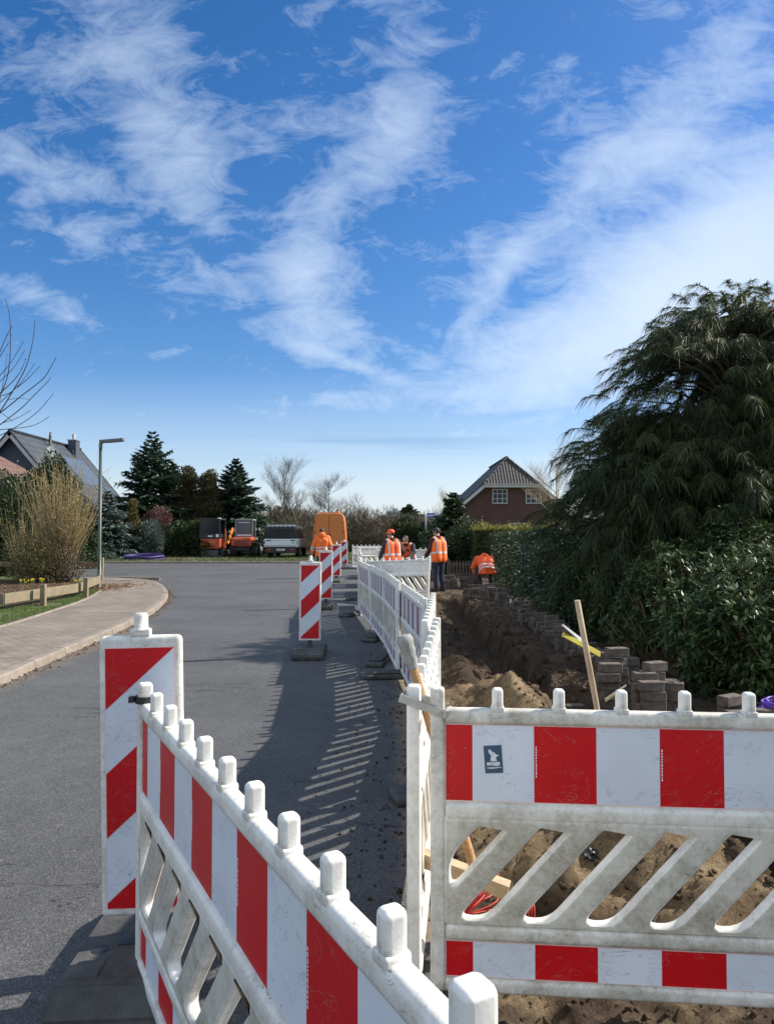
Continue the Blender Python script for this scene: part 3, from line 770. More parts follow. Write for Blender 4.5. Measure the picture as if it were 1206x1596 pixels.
# ------------------------------------------------------------------ plastic barrier panel (2 m), local origin at its first post foot
def slot_panel():
    cu = bpy.data.curves.new('lattice_curve', 'CURVE'); cu.dimensions = '2D'; cu.fill_mode = 'BOTH'
    cu.extrude = .006; cu.bevel_depth = .015; cu.bevel_resolution = 3; cu.offset = -.015
    def spl(pts):
        s = cu.splines.new('POLY'); s.points.add(len(pts)-1); s.use_cyclic_u = True
        for p, q in zip(s.points, pts): p.co = (q[0], q[1], 0, 1)
    x0, x1, z0, z1 = .02, 1.98, .215, .565
    spl([(x0, z0), (x1, z0), (x1, z1), (x0, z1)])
    zb, zt = .236, .548; run = .28; hw = .047
    def rounded(pts, r=.045):
        out = []; n = len(pts)
        for i in range(n):
            p = Vector(pts[i]); a = (Vector(pts[i-1])-p); b = (Vector(pts[(i+1) % n])-p)
            k = min(r, a.length*.49, b.length*.49); pa = p+a.normalized()*k; pb = p+b.normalized()*k
            for t in (0, .25, .5, .75, 1): out.append(tuple((1-t)**2*pa+2*t*(1-t)*p+t*t*pb))
        return out
    for k in range(-1, 10):
        xb = .115+.2*k; xa = .045; xe = 1.955
        q = [(xb-hw, zb), (xb+hw, zb), (xb+run+hw, zt), (xb+run-hw, zt)]
        # clip by the posts
        def clip(poly, c, keep_gt):
            o = []
            for i in range(len(poly)):
                a, b = poly[i], poly[(i+1) % len(poly)]; ina = (a[0] > c) == keep_gt; inb = (b[0] > c) == keep_gt
                if ina: o.append(a)
                if ina != inb: t = (c-a[0])/(b[0]-a[0]); o.append((c, a[1]+(b[1]-a[1])*t))
            return o
        q = clip(q, xa, True)
        if q: q = clip(q, xe, False)
        if len(q) >= 3:
            ar = abs(sum(q[i][0]*q[(i+1) % len(q)][1]-q[(i+1) % len(q)][0]*q[i][1] for i in range(len(q))))/2
            if ar > .0025: spl(rounded(q))
    o = bpy.data.objects.new('tmp', cu); C.objects.link(o)
    dg = bpy.context.evaluated_depsgraph_get(); me = bpy.data.meshes.new_from_object(o.evaluated_get(dg))
    bpy.data.objects.remove(o); me.transform(Matrix.Rotation(R(90), 4, 'X')); me.name = 'lattice'
    me.materials.clear(); return me
def make_panel():
    t = thing('roadworks_barrier', 'plastic barrier', 'barrier')
    bm = bmesh.new()
    box(bm, -.022, .026, -.024, .024, 0, .985, .011)          # first post
    box(bm, 1.974, 2.022, -.024, .024, 0, .985, .011)
    box(bm, .024, 1.976, -.0235, .0235, .868, .918, .014)        # top rail
    box(bm, .024, 1.976, -.024, .024, .552, .612, .016)        # middle rail
    box(bm, .024, 1.976, -.0215, .0215, .545, .571, .006)
    box(bm, .024, 1.976, -.023, .023, .163, .217, .016)        # lower rail
    box(bm, .024, 1.976, -.026, .026, 0, .045, .012)           # bottom rail
    box(bm, .02, 1.98, -.010, .010, .60, .875)                 # upper board
    box(bm, .02, 1.98, -.010, .010, .04, .17)                  # lower board
    # rear mounting ribs
    for zz in (.665, .80):
        for k in range(9): box(bm, .13+.2*k-(.0 if zz < .7 else .03), .2+.2*k, .0095, .0165, zz, zz+.022, .003)
    for k in range(9): box(bm, .13+.2*k, .19+.2*k, .0095, .016, .095, .112, .003)
    wnorm(obj('frame', bm, 'white', t))
    lat = obj('lattice', slot_panel(), 'white_dirty', t)
    lat.data.materials.append(M['white'])
    for f in lat.data.polygons: f.use_smooth = abs(f.normal.y) < .97; f.material_index = 0 if abs(f.normal.y) > .97 else 1
    kb = bmesh.new()
    box(kb, -.0178, .0178, -.0195, .0195, -.006, .068, .0115, seg=4)
    box(kb, -.0215, .0215, -.0225, .0225, -.012, .01, .006)
    bmesh.ops.remove_doubles(kb, verts=kb.verts, dist=1e-5)
    box(kb, -.001, .001, -.0203, .0203, .0, .06, 0)
    kme = None
    for k in range(1, 10):
        if kme is None:
            o = wnorm(obj('knob', kb, 'white', t)); kme = o.data; o0_ = o
        else:
            o = o0_.copy(); C.objects.link(o); o.parent = t
        o.location = (.2*k, 0, .918)
    for (nm, z0, z1) in (('upper_sheeting', .617, .865), ('lower_sheeting', .048, .160)):
        bm = bmesh.new(); xs = [.03]+[.117+.2*k for k in range(10)]+[1.97]
        rows = [[bm.verts.new((x, y_, z_)) for (y_, z_) in ((-.0101, z0), (-.0122, z0+.001), (-.0122, z1-.001), (-.0101, z1))] for x in xs]
        for i in range(len(xs)-1):
            for m_ in range(3): f = bm.faces.new((rows[i][m_], rows[i+1][m_], rows[i+1][m_+1], rows[i][m_+1])); f.material_index = i % 2
        bm.faces.new(rows[0]); bm.faces.new(rows[-1][::-1]); obj(nm, bm, ['sheet_red', 'sheet_white'], t)
        bm = bmesh.new(); box(bm, .028, 1.972, -.0110, -.00995, z0-.002, z1+.002); obj('sheeting_border', bm, 'edge_pink', t)
    if True:   # tiny vertical imprint along the seams
        r = random.Random(3)
        for k in (1, 3, 5, 7):
            bm = bmesh.new(); z = .84-.04
            while z > .70:
                h = r.uniform(.003, .009); box(bm, .117+.2*k+.005, .117+.2*k+.0085, -.0132, -.0124, z-h, z); z -= h+.003
            obj('imprint', bm, 'letter', t)
    for x in (.002, 2.0): bm = bmesh.new(); tube(bm, [(x, 0, -.07), (x, 0, .02)], .017, 8); obj('foot_peg', bm, 'steel', t)
    return t
M['edge_pink'] = simple('sheeting_edge', (.75, .5, .48), .5, .1, 30)
panel0 = make_panel()
PG = 'plastic roadworks barrier panels'
def place_panel(ax, ay, bx, by, z, label, first=False, tilt=(0, 0)):
    o = panel0 if first else copy_tree(panel0)
    o.location = (ax, ay, z); o.rotation_euler = (R(tilt[0]), R(tilt[1]), math.atan2(by-ay, bx-ax)); o['label'] = label; o['group'] = PG; return o
near_r = place_panel(.166, 2.5, 2.15, 2.325, .1, 'red and white barrier with a dark blue sticker, facing the camera at lower right', True)
place_panel(-.854, 2.65, .096, .905, .085, 'red and white barrier running diagonally to the bottom of the picture, beside the nearest beacon')
place_panel(.30, 4.53, .093, 2.56, .1, 'barrier seen edge on behind the left post of the stickered barrier')
place_panel(.40, 6.5, .235, 4.60, .09, 'barrier seen edge on by the trench, second panel behind the stickered barrier')
place_panel(.165, 8.35, .29, 6.72, .06, 'short looking barrier with pale red stripes right of the gap above the trench edge')
place_panel(-.03, 10.25, .115, 8.3, .09, 'barrier with its post standing on bare soil left of the gap in the road fence')
place_panel(-.25, 12.25, -.04, 10.33, .08, 'barrier with pale lower stripes, third along the road edge from the gap')
place_panel(-.50, 14.3, -.26, 12.33, .08, 'barrier beside the road next to the leaning grey one', tilt=(2, 0))
place_panel(-.62, 16.4, -.51, 14.4, .08, 'barrier along the road just before the leaning grey barrier', tilt=(-1, 0))
place_panel(.90, 16.5, -.62, 17.9, .10, 'grey backed barrier leaning across the path in front of the worker in a cap', tilt=(7, 3))
place_panel(-.72, 20.4, -.64, 18.4, .08, 'barrier at the road edge left of the worker in a cap')
place_panel(-.86, 23.4, -.72, 20.5, .08, 'barrier at the road edge beyond the worker in a cap')
place_panel(.35, 33.4, -1.6, 32.6, .08, 'bright white barrier closing the lane ahead of the orange van')
place_panel(-.9, 25.4, -1.0, 27.3, .08, 'barrier at the far end of the road edge row')
place_panel(1.55, 26.4, .65, 26.1, .08, 'small looking white barrier between the two workers in vests')
place_panel(.6, 30.6, -.9, 29.8, .08, 'white barrier behind the worker in a cap, right of the lane closure')
for o in C.objects:      # row's red fields painted pale, as reflective sheeting looks at a grazing angle
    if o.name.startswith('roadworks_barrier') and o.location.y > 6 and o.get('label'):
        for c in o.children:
            if c.name.startswith(('upper_sheeting', 'lower_sheeting')): c.material_slots[0].link = 'OBJECT'; c.material_slots[0].material = M['sheet_grazing']
for c in near_r.children:
    if c.name.startswith('frame'): c.material_slots[0].link = 'OBJECT'; c.material_slots[0].material = M['white_scuffed']
# dark blue sticker on the white field of the near panel
bm = bmesh.new(); rz = Matrix.Translation((.185, -.0135, .755)) @ Matrix.Rotation(R(-4), 4, 'Y')
box(bm, -.029, .029, -.0008, .0004, -.045, .045, mat=rz); stk = obj('sticker', bm, 'sticker_blue', near_r); stk['label'] = 'dark blue sticker with a worn white print'
bm = bmesh.new()
shape = [(-.012, .034), (-.006, .03), (-.001, .024), (.006, .021), (.01, .015), (.017, .014), (.018, .011), (.011, .009), (.009, .002), (.011, -.006), (-.009, -.006), (-.009, .004), (-.006, .012), (-.012, .02), (-.015, .027)]
vs = prism(bm, shape, -.0022, -.0012); bmesh.ops.transform(bm, matrix=rz, verts=vs)
r = random.Random(5)
for row, (za, zb_) in enumerate(((-.022, -.009), (-.031, -.025))):
    x = -.022
    while x < .02:
        wd = r.uniform(.002, .006); box(bm, x, x+wd, -.0022, -.0012, za+r.uniform(0, .003), zb_, mat=rz); x += wd+.0008
obj('print', bm, 'sticker_white', stk)

# rubber feet under the panels
def make_foot():
    bm = bmesh.new()
    box(bm, -.34, .34, -.11, .11, 0, .055, .018)
    box(bm, -.25, .25, -.085, .085, .05, .085, .016)
    for x in (-.05, .05, -.16, .16): box(bm, x-.022, x+.022, -.022, .022, .0845, .088)
    return bm
foot0 = None
for (x, y, rz_, lab) in ((-.1, 9.2, 80, 'dark rubber barrier foot on the road beside the panel on bare soil'), (.05, 8.25, 8, 'rubber barrier foot smeared with mortar beside the gap in the road fence'),
                         (-.16, 11.2, 70, 'rubber barrier foot on the road left of the third panel from the gap'), 
                         (-.66, 14.4, 60, 'rubber barrier foot beside the panels before the leaning grey barrier'), (.155, 2.53, 92, 'black rubber foot under the corner posts of the nearest barriers'),
                         (.36, 4.56, 15, 'rubber foot in the soil where the two edge on barriers meet'), (.85, 16.6, 70, 'rubber foot under the right end of the leaning grey barrier'),
                         (-.64, 17.6, 0, 'rubber barrier foot left of the leaning grey barrier'), (-1.62, 32.6, 0, 'rubber foot at the left end of the lane closure barrier')):
    if foot0 is None: o = wnorm(obj('rubber_weight', make_foot(), 'rubber')); foot0 = o
    else: o = foot0.copy(); C.objects.link(o)
    o.location = (x, y, .0); o.rotation_euler = (0, 0, R(rz_)); tag(o, lab, 'barrier foot', 'rubber barrier feet')

# ------------------------------------------------------------------ guide beacons
def make_beacon():
    t = thing('guide_beacon', 'beacon', 'beacon')
    z0, z1, hw = .185, 1.215, .143
    bm = bmesh.new(); box(bm, -hw, hw, -.022, .022, z0, z1, .02, seg=3)
    fr = wnorm(obj('frame', bm, 'white', t))
    bm = bmesh.new(); box(bm, -.034, .034, -.017, .017, 1.21, 1.24, .006); tube(bm, [(0, 0, 1.235), (0, 0, 1.285), (0, 0, 1.297)], [.024, .024, .019], 14)
    obj('lamp_stud', bm, 'white', t)
    # sheeting : white ground with red diagonal bands, rising to the right
    sx, sz0, sz1 = .118, z0+.035, z1-.045
    bm = bmesh.new(); box(bm, -sx, sx, -.0232, -.0221, sz0, sz1); obj('white_sheeting', bm, 'sheet_white', t)
    bm = bmesh.new(); box(bm, -sx-.003, sx+.003, -.02255, -.0215, sz0-.003, sz1+.003); obj('sheeting_border', bm, 'edge_pink', t)
    def clipz(poly, c, gt):
        o = []
        for i in range(len(poly)):
            a, b = poly[i], poly[(i+1) % len(poly)]; ia = (a[1] > c) == gt; ib = (b[1] > c) == gt
            if ia: o.append(a)
            if ia != ib: t_ = (c-a[1])/(b[1]-a[1]); o.append((a[0]+(b[0]-a[0])*t_, c))
        return o
    dz = .225
    for k in range(4):
        zb = sz1-.225-.47*k      # left lower corner of band k
        pl = [(-sx, zb), (sx, zb+dz), (sx, zb+dz+.235), (-sx, zb+.235)]
        pl = clipz(pl, sz0, True); pl = clipz(pl, sz1, False) if pl else pl
        if len(pl) >= 3: bm = bmesh.new(); prism(bm, pl, -.0242, -.0233); obj('red_band', bm, 'sheet_red', t)
    bm = bmesh.new(); box(bm, -.03, .03, -.03, .03, .06, .2, .008); obj('socket', bm, 'rubber', t)
    # rubber base plate
    bm = bmesh.new()
    prof = [(-.42, 0), (.42, 0), (.42, .06), (.30, .115), (-.30, .115), (-.42, .06)]
    prism(bm, prof, -.2, .2, 'x')
    bmesh.ops.bevel(bm, geom=bm.edges[:], offset=.012, segments=2, affect='EDGES')
    for sx_ in (-.12, .12):
        for sy in (-.22, .24): box(bm, sx_-.045, sx_+.045, sy-.05, sy+.05, .105, .121, .006)
    for sx_ in (-.14, .0, .14): box(bm, sx_-.035, sx_+.035, -.428, -.41, .012, .045, .004)
    box(bm, -.09, .09, -.4, -.30, .085, .0915, .004) if False else None
    bs = obj('base_plate', bm, 'rubber', t)
    bm = bmesh.new()
    for sx_ in (-.14, 0, .14): box(bm, sx_-.028, sx_+.028, -.4305, -.4282, .017, .04); obj('recess', bm, 'black', bs); bm = bmesh.new()
    for sx_ in (-.12, .12): tube(bm, [(sx_, -.10, .1155), (sx_, -.10, .1175)], .028, 14); obj('bolt_hole', bm, 'black', bs); bm = bmesh.new()
    box(bm, -.07, .07, -.075, -.035, .115, .1185); obj('recess', bm, 'black', bs)
    return t
b0 = make_beacon()
BG = 'red and white guide beacons along the lane'
for i, (x, y, rz_, lab, tl) in enumerate(((-.893, 2.80, 2, 'large red and white striped beacon nearest the camera at lower left', -1.2), (gx(483.5, 9.75), 9.75, 1, 'striped beacon standing alone on the shaded lane, second nearest', .3),
        (gx(508, 15.8), 15.8, -3, 'striped beacon in front of the worker in the long orange jacket', 0), (gx(524.5, 24.2), 24.2, -8, 'striped beacon right of the worker in the long orange jacket', 0),
        (gx(536.5, 33), 33, 10, 'farthest striped beacon at the left end of the lane closure', 0))):
    o = b0 if i == 0 else copy_tree(b0)
    o.scale.x = 1.07 if i == 0 else 1
    o.location = (x, y, .002); o.rotation_euler = (0, R(tl), R(rz_)); o['label'] = lab; o['group'] = BG

# steel straps that tie the posts together
bm = bmesh.new()
a = Vector((.052, 2.50, 1.045)); b = Vector((.185, 2.465, 1.005))
for off in (-.0,):
    d = (b-a); n = d.normalized(); m = Matrix.Translation(a) @ d.to_track_quat('X', 'Z').to_matrix().to_4x4()
    box(bm, -.012, d.length+.012, -.003, .003, -.014, .014, .002, mat=m)
    box(bm, -.012, -.004, 0, .085, -.014, .014, .002, mat=m); box(bm, d.length+.004, d.length+.012, 0, .075, -.014, .014, .002, mat=m)
    box(bm, .03, d.length, .078, .084, -.016, .016, .002, mat=m)
tube(bm, [b+Vector((-.01, -.008, 0)), b+Vector((-.01, .002, 0))], .006, 8)
tag(obj('strap_clamp', bm, 'steel'), 'flat steel strap tying the two corner posts together', 'clamp')
bm = bmesh.new(); c = Vector((-.854, 2.65, 1.012))
ring = [c+Vector((math.cos(t)*.033, math.sin(t)*.033, 0)) for t in [2*math.pi*k/16 for k in range(17)]]
for i in range(16):
    d = ring[i+1]-ring[i]; m = Matrix.Translation(ring[i]) @ d.to_track_quat('X', 'Z').to_matrix().to_4x4()
    box(bm, 0, d.length+.001, -.0015, .0015, -.012, .012, mat=m)
box(bm, c.x-.05, c.x-.031, c.y-.03, c.y-.01, c.z-.008, c.z+.014, .003)
tag(obj('strap_clamp', bm, 'black'), 'black hose clamp round the end post beside the nearest beacon', 'clamp')
# ------------------------------------------------------------------ street lamp, rail fence, stakes, signs
t = thing('street_lamp', 'green steel lamp post with a flat angled head beside the wooden rail fence', 'street lamp', (gx(156, 20.4), 20.4, .1))
bm = bmesh.new(); tube(bm, [(0, 0, 0), (0, 0, 1.0), (0, 0, 1.02), (0, 0, 3.86)], [.056, .054, .046, .042], 14); obj('pole', bm, 'greensteel', t)
bm = bmesh.new(); tube(bm, [(0, 0, 3.8), (0, 0, 3.93), (.05, 0, 3.99)], [.05, .05, .04], 12); obj('elbow', bm, 'lampgrey', t)
bm = bmesh.new(); m = Matrix.Translation((-.02, 0, 3.985)) @ Matrix.Rotation(R(-5), 4, 'Y')
box(bm, 0, .66, -.075, .075, -.035, .055, .02, mat=m); hd = obj('lamp_head', bm, 'lampgrey', t)
bm = bmesh.new(); box(bm, .2, .62, -.055, .055, -.042, -.034, mat=m); obj('diffuser', bm, 'glass_grey', hd)
bm = bmesh.new(); box(bm, -.035, .035, -.062, -.05, .5, .8, .004); obj('service_hatch', bm, 'greensteel', t)

t = thing('rail_fence', 'low weathered wooden rail fence round the flower bed', 'fence', (0, 0, .1))
def board(a, b, z0, z1, name='rail', th=.035):
    bm = bmesh.new(); a = Vector((*a, 0)); b = Vector((*b, 0)); d = b-a
    m = Matrix.Translation(a) @ d.to_track_quat('X', 'Z').to_matrix().to_4x4()
    zA, zB = z0+random.uniform(-.015, .015), z0+random.uniform(-.015, .015); h = z1-z0
    vs = box(bm, 0, d.length, -th/2, th/2, 0, h, .005)
    for v in vs: v.co.z += zA+(zB-zA)*v.co.x/d.length
    for v in vs: v.co = m @ v.co
    o = obj(name, bm, 'fencewood', t); return o
pl = [(-13, 13.6), (-9.9, 13.95), (-7.32, 14.3), (-7.12, 17.35), (-7.72, 20.1)]
for a, b in zip(pl, pl[1:]): board(a, b, .13, .33)
board((-8.95, 23.5), (-10.6, 24.3), .40, .54); board((-10.65, 24.3), (-13.4, 24.9), .38, .53); board((-7.75, 20.2), (-8.95, 23.4), .2, .34)
for (x, y, h) in ((-9.95, 14.04, .4), (-7.03, 15.3, .44), (-6.98, 17.33, .45), (-7.79, 20.16, .36), (-8.98, 23.5, .72), (-10.65, 24.42, .66), (-13.3, 25.0, .6), (-12.9, 13.7, .4)):
    bm = bmesh.new(); box(bm, x-.05, x+.05, y-.05, y+.05, -.1, h, .008); m_ = Matrix.Translation((x, y, 0)) @ Matrix.Rotation(R(random.uniform(-2, 2)), 4, 'Y') @ Matrix.Translation((-x, -y, 0))
    bmesh.ops.transform(bm, matrix=m_, verts=bm.verts[:]); obj('post', bm, 'fencewood', t)

t = thing('street_name_sign', 'blue street name sign on a pale pole beyond the standing worker', 'street sign', (gx(663.5, 50), 50, 0))
bm = bmesh.new(); tube(bm, [(0, 0, 0), (0, 0, 3.05)], .045, 8); obj('pole', bm, 'pale', t)
bm = bmesh.new(); box(bm, .06, .62, -.015, .015, 2.62, 2.9, .01); f = obj('sign_plate', bm, 'blue_sign', t)
bm = bmesh.new(); r = random.Random(2); x = .1
while x < .56: wd = r.uniform(.015, .04); box(bm, x, x+wd, -.02, -.0155, 2.7, 2.79); x += wd+.012
obj('lettering', bm, 'letter', f)
t = thing('picket_fence', 'dark brown low picket fence behind the paver stacks', 'fence', (2.1, 25.0, 0), R(3))
for k in range(17):
    bm = bmesh.new(); prism(bm, [(k*.105, .05), (k*.105+.055, .05), (k*.105+.055, .62), (k*.105+.027, .67), (k*.105, .62)], -.012, .0); obj('picket', bm, 'darkwood' if 'darkwood' in M else 'bark', t)
for z in (.17, .5):
    bm = bmesh.new(); box(bm, -.05, 1.85, .001, .03, z, z+.06); obj('rail', bm, 'bark', t)
for x in (-.05, .85, 1.8):
    bm = bmesh.new(); box(bm, x-.035, x+.035, .031, .1, 0, .72, .005); obj('post', bm, 'bark', t)
t = thing('garden_stake', 'short greenish metal stake in front of the trimmed hedge', 'stake', (gx(795, 14.6), 14.6, -.02))
bm = bmesh.new(); tube(bm, [(0, 0, 0), (0, 0, .32)], .022, 8); tube(bm, [(0, 0, .29), (.3, .1, .25)], .012, 6); obj('rod', bm, 'pale', t)

# ------------------------------------------------------------------ pavers
def paver_mesh():
    bm = bmesh.new(); box(bm, -.1, .1, -.05, .05, 0, .08, .006, seg=1); me = bpy.data.meshes.new('paver'); bm.to_mesh(me); bm.free()
    me.materials.append(M['concrete']); return me
PV = paver_mesh(); rp = random.Random(21); NP = [0]
PVG = 'old concrete pavers lifted from the footpath'
def paver(x, y, z, rz_=0, tip=None, label=''):
    o = bpy.data.objects.new('paver', PV); C.objects.link(o)
    e = {'edge': (R(90), 0, rz_), 'end': (0, R(90), rz_)}.get(tip, (0, 0, rz_))
    o.location = (x, y, z); o.rotation_euler = e; tag(o, label, 'paver', PVG); NP[0] += 1
def stack(x, y, n, label, rz_=0, w_=1, base=None, step=.205, rows=1):
    z = (soil_h(x, y) if base is None else base)-.01
    for k in range(n):
        for j in range(w_):
            for i in range(rows):
                a = rz_+rp.gauss(0, .05)
                ox, oy = j*step, i*.105
                paver(x+ox*math.cos(rz_)-oy*math.sin(rz_)+rp.gauss(0, .012), y+ox*math.sin(rz_)+oy*math.cos(rz_)+rp.gauss(0, .012), z+k*.081, a+rp.choice((0, 0, 0, .25, -.2)), None, label.replace('paver in', ('bottom', 'second', 'third', 'fourth', 'fifth')[min(k, 4)]+' course paver in'))
lbl = ['paver in the tall near stack beside the rhododendron', 'paver in the low near heap in front of the purple cable coil', 'paver in the row of pavers along the trench below the ivy bush',
       'paver in the ragged row along the trench in front of the trimmed hedge', 'paver in the blocks heaped before the bending worker', 'paver in the heap right of the standing worker']
bx, by = gx(1012, 6.35), 6.35
stack(bx, by, 4, lbl[0], .08, 1, None, rows=1); stack(bx-.02, by+.12, 4, lbl[0], .1, 1, None); stack(bx+.215, by+.12, 3, lbl[0], -.1, 1, None, rows=2); stack(bx+.1, by+.24, 5, lbl[0], .3)
stack(bx-.24, by+.4, 5, lbl[0], .15, 1); paver(bx-.1, by+.62, soil_h(bx-.1, by+.6)+.43, .2, None, lbl[0]); stack(bx-.1, by+.62, 5, lbl[0], .1)
stack(bx-.45, by+.75, 4, lbl[0], .2)
stack(gx(1150, 5.6), 5.6, 3, lbl[1], .3); stack(gx(1184, 5.65), 5.72, 3, lbl[1], -.15); stack(gx(1140, 5.9), 5.95, 4, lbl[1], .5); stack(gx(1118, 5.5), 5.45, 1, lbl[1], .2)
y = 7.3
while y < 19.2:
    px = np.interp(y, [7.3, 9.8, 14.9, 19], [2.36, 2.4, 2.42, 2.36])
    lb = 'paver in '+('the paver row right behind the shovel handle' if y < 8.7 else 'the paver row behind the yellow and grey stakes' if y < 10.6 else 'the paver row below the edge of the cypress' if y < 13 else 'the paver row below the grey green leafy bush' if y < 16 else 'the paver row beside the trimmed hedge')
    n = rp.choice([2, 3, 3, 4, 4]) if y < 13 else rp.choice([2, 3, 4, 4])
    for c in range(1 if rp.random() < .35 else 2):
        xx = px+c*.22+rp.gauss(0, .05)
        if rp.random() < .3:
            z = soil_h(xx, y); paver(xx, y, z+.05, R(90)+rp.gauss(0, .1), 'edge', lb); paver(xx, y+.09, z+.05, R(90)+rp.gauss(0, .1), 'edge', lb)
            stack(xx, y+.05, 1, lb, rp.gauss(0, .15), 1, z+.12)
        else: stack(xx, y, max(1, n-c), lb+(', hedge side' if c else ', trench side'), rp.gauss(0, .18))
    y += rp.uniform(.17, .3) if y < 12 else rp.uniform(.22, .42)
for (x, y, n, w_, rz_) in ((1.95, 18.3, 3, 2, .02), (2.3, 17.9, 3, 2, .05), (2.55, 18.9, 4, 2, .0), (2.25, 19.6, 3, 3, 0), (2.9, 18.2, 3, 1, .2)):
    stack(x, y, n, lbl[4], rz_, w_, .0)
for (x, y, n, w_, rz_) in ((1.72, 21.5, 3, 2, .1), (1.75, 22.6, 4, 2, -.1), (2.2, 21.6, 4, 3, 0), (1.6, 24.0, 4, 1, .3), (1.45, 24.4, 5, 2, .1)):
    stack(x, y, n, lbl[5], rz_, w_, .0)
print('PAVERS', NP[0])

# ------------------------------------------------------------------ tools and bits in the dig
def rod_thing(name, label, cat, pts, rad, mat, part='handle'):
    t = thing(name, label, cat, pts[0]); P = [Vector(p)-Vector(pts[0]) for p in pts]
    bm = bmesh.new(); tube(bm, P, rad, 12); o = obj(part, bm, mat, t); return t, o
D = 2.66
p_top, p_mid, p_bot = at(629, 990, D), at(643, 1038, D), at(748, 1385, D)
t = thing('hand_tool', 'wooden tool handle with a mortar crusted end leaning in the barrier corner', 'tool', p_bot)
bm = bmesh.new(); v0 = p_mid-p_bot; tube(bm, [(0, 0, 0), v0*.5, v0], [.0165, .0175, .0165], 12)
obj('shaft', bm, 'handle', t)
bm = bmesh.new(); u = p_top-p_mid; r = random.Random(4)
tube(bm, [v0-u*.05]+[v0+u*k/6 for k in range(1, 7)], [.019, .024, .023, .027, .0255, .03, .022], 12)
for v in bm.verts: v.co += Vector((r.gauss(0, .0015), r.gauss(0, .0015), r.gauss(0, .0015)))
box(bm, *(0, 0), *(0, 0), 0, 0) if False else None
obj('mortar_crust', bm, 'mortar', t)
D = 4.55
a, b = at(899, 936, D), at(945, 1150, D)+Vector((.02, .12, -.1))
t, h = rod_thing('shovel', 'shovel stuck in the soil with its pale wooden handle upright before the rhododendron', 'shovel', [b, (a+b)/2, a], [.0165, .018, .0175], 'handle_pale')
bm = bmesh.new(); prism(bm, [(-.11, 0), (.11, 0), (.115, -.14), (.07, -.25), (0, -.29), (-.07, -.25), (-.115, -.14)], -.003, .003)
tube(bm, [(0, 0, .12), (0, 0, -.04)], [.021, .026], 8); obj('blade', bm, 'steel', t)
def strip(name, label, cat, a, b, w_, th, mat, taper=1.0):
    d = b-a; t = thing(name, label, cat, a); m = d.to_track_quat('X', 'Z').to_matrix().to_4x4(); bm = bmesh.new()
    vs = box(bm, 0, d.length, -th/2, th/2, -w_/2, w_/2, min(th, w_)*.25)
    for v in vs: v.co.z *= 1-(1-taper)*v.co.x/d.length
    bmesh.ops.transform(bm, matrix=m, verts=bm.verts[:]); o = obj('blade', bm, mat, t); return t
strip('marking_stake', 'yellow plastic stake lying aslant behind the shovel handle', 'stake', at(934, 1020, 6.9), at(877, 989, 6.4), .055, .02, 'yellow', .8)
strip('marking_stake', 'pale grey pointed stake lying aslant just above the yellow one', 'stake', at(915, 1006, 6.8), at(876, 974, 6.3), .045, .012, 'pale', .35)
strip('wooden_stake', 'thin sun bleached lath lying among the pavers right of the shovel', 'stake', at(942, 1092, 6.0), at(975, 1068, 6.2), .03, .012, 'fencewood', .4)
def beam(name, label, cat, a, b, w_, h, mat, part='beam'):
    d = b-a; t = thing(name, label, cat, a); m = d.to_track_quat('X', 'Z').to_matrix().to_4x4(); bm = bmesh.new()
    box(bm, 0, d.length, -w_/2, w_/2, -h/2, h/2, .003, mat=m); obj(part, bm, mat, t); return t
beam('timber_batten', 'square pale timber batten behind the lower left slots of the stickered barrier', 'timber', at(655, 1335, 2.82), at(792, 1388, 2.72), .055, .052, 'lath')
beam('timber_batten', 'short broken batten end standing by the red cables', 'timber', at(818, 1420, 2.85), at(829, 1389, 2.95), .02, .02, 'lath')
def cables(name, label, cat, strands, rad, mat, sides=6):
    o0 = Vector(strands[0][0]); t = thing(name, label, cat, o0)
    for s in strands:
        bm = bmesh.new(); tube(bm, [p-o0 for p in catmull(s, 4)], rad, sides); obj('strand', bm, mat, t)
    return t
r = random.Random(8); st_ = []
for k in range(16):
    a = at(712+r.gauss(0, 12), 1428, 2.78); b = at(742+r.gauss(0, 18), 1400+r.gauss(0, 8), 2.82+r.gauss(0, .05)); c = at(768+r.gauss(0, 14), 1368+r.gauss(0, 6), 2.95)
    st_.append([a, b, c])
cables('cable_bundle', 'tangle of thin red cables under the batten behind the stickered barrier', 'cable', st_, .0028, 'redcable')
st_ = []
for k in range(9):
    x = 823+r.gauss(0, 4); st_.append([at(x, 1432, 2.8), at(x+r.gauss(0, 2), 1412, 2.82), at(824+r.gauss(0, 2), 1392, 2.88)])
cables('cable_bundle', 'upright tuft of red cable ends in the second slot', 'cable', st_, .003, 'redcable')
def pipe(label, pts, rad, mat, cat='pipe', name='pipe', part='tube'):
    o0 = pts[0]; t = thing(name, label, cat, o0); bm = bmesh.new(); tube(bm, [p-o0 for p in catmull(pts, 5)], rad, 12); obj(part, bm, mat, t); return t
pipe('dusty red pipe crossing the trench behind the right slots', [at(1085, 1290, 4.3), at(1112, 1335, 4.1), at(1150, 1400, 3.95), at(1185, 1465, 3.8)], .032, 'pinkpipe')
pipe('pale grey pipe end above the red pipe in the trench', [at(1083, 1295, 4.0), at(1112, 1350, 3.9)], .026, 'pale')
# crumpled foil bag on the heap
t = thing('crumpled_bag', 'crumpled black and white plastic bag on the soil heap behind the third slot', 'rubbish', at(921, 1333, 3.15))
bm = bmesh.new(); bmesh.ops.create_icosphere(bm, subdivisions=3, radius=.045)
for v in bm.verts: v.co *= .75+.7*noise.noise(v.co*38)+.25*noise.noise(v.co*90); v.co.z *= .8
obj('bag', bm, 'bagmix' if 'bagmix' in M else 'black', t)
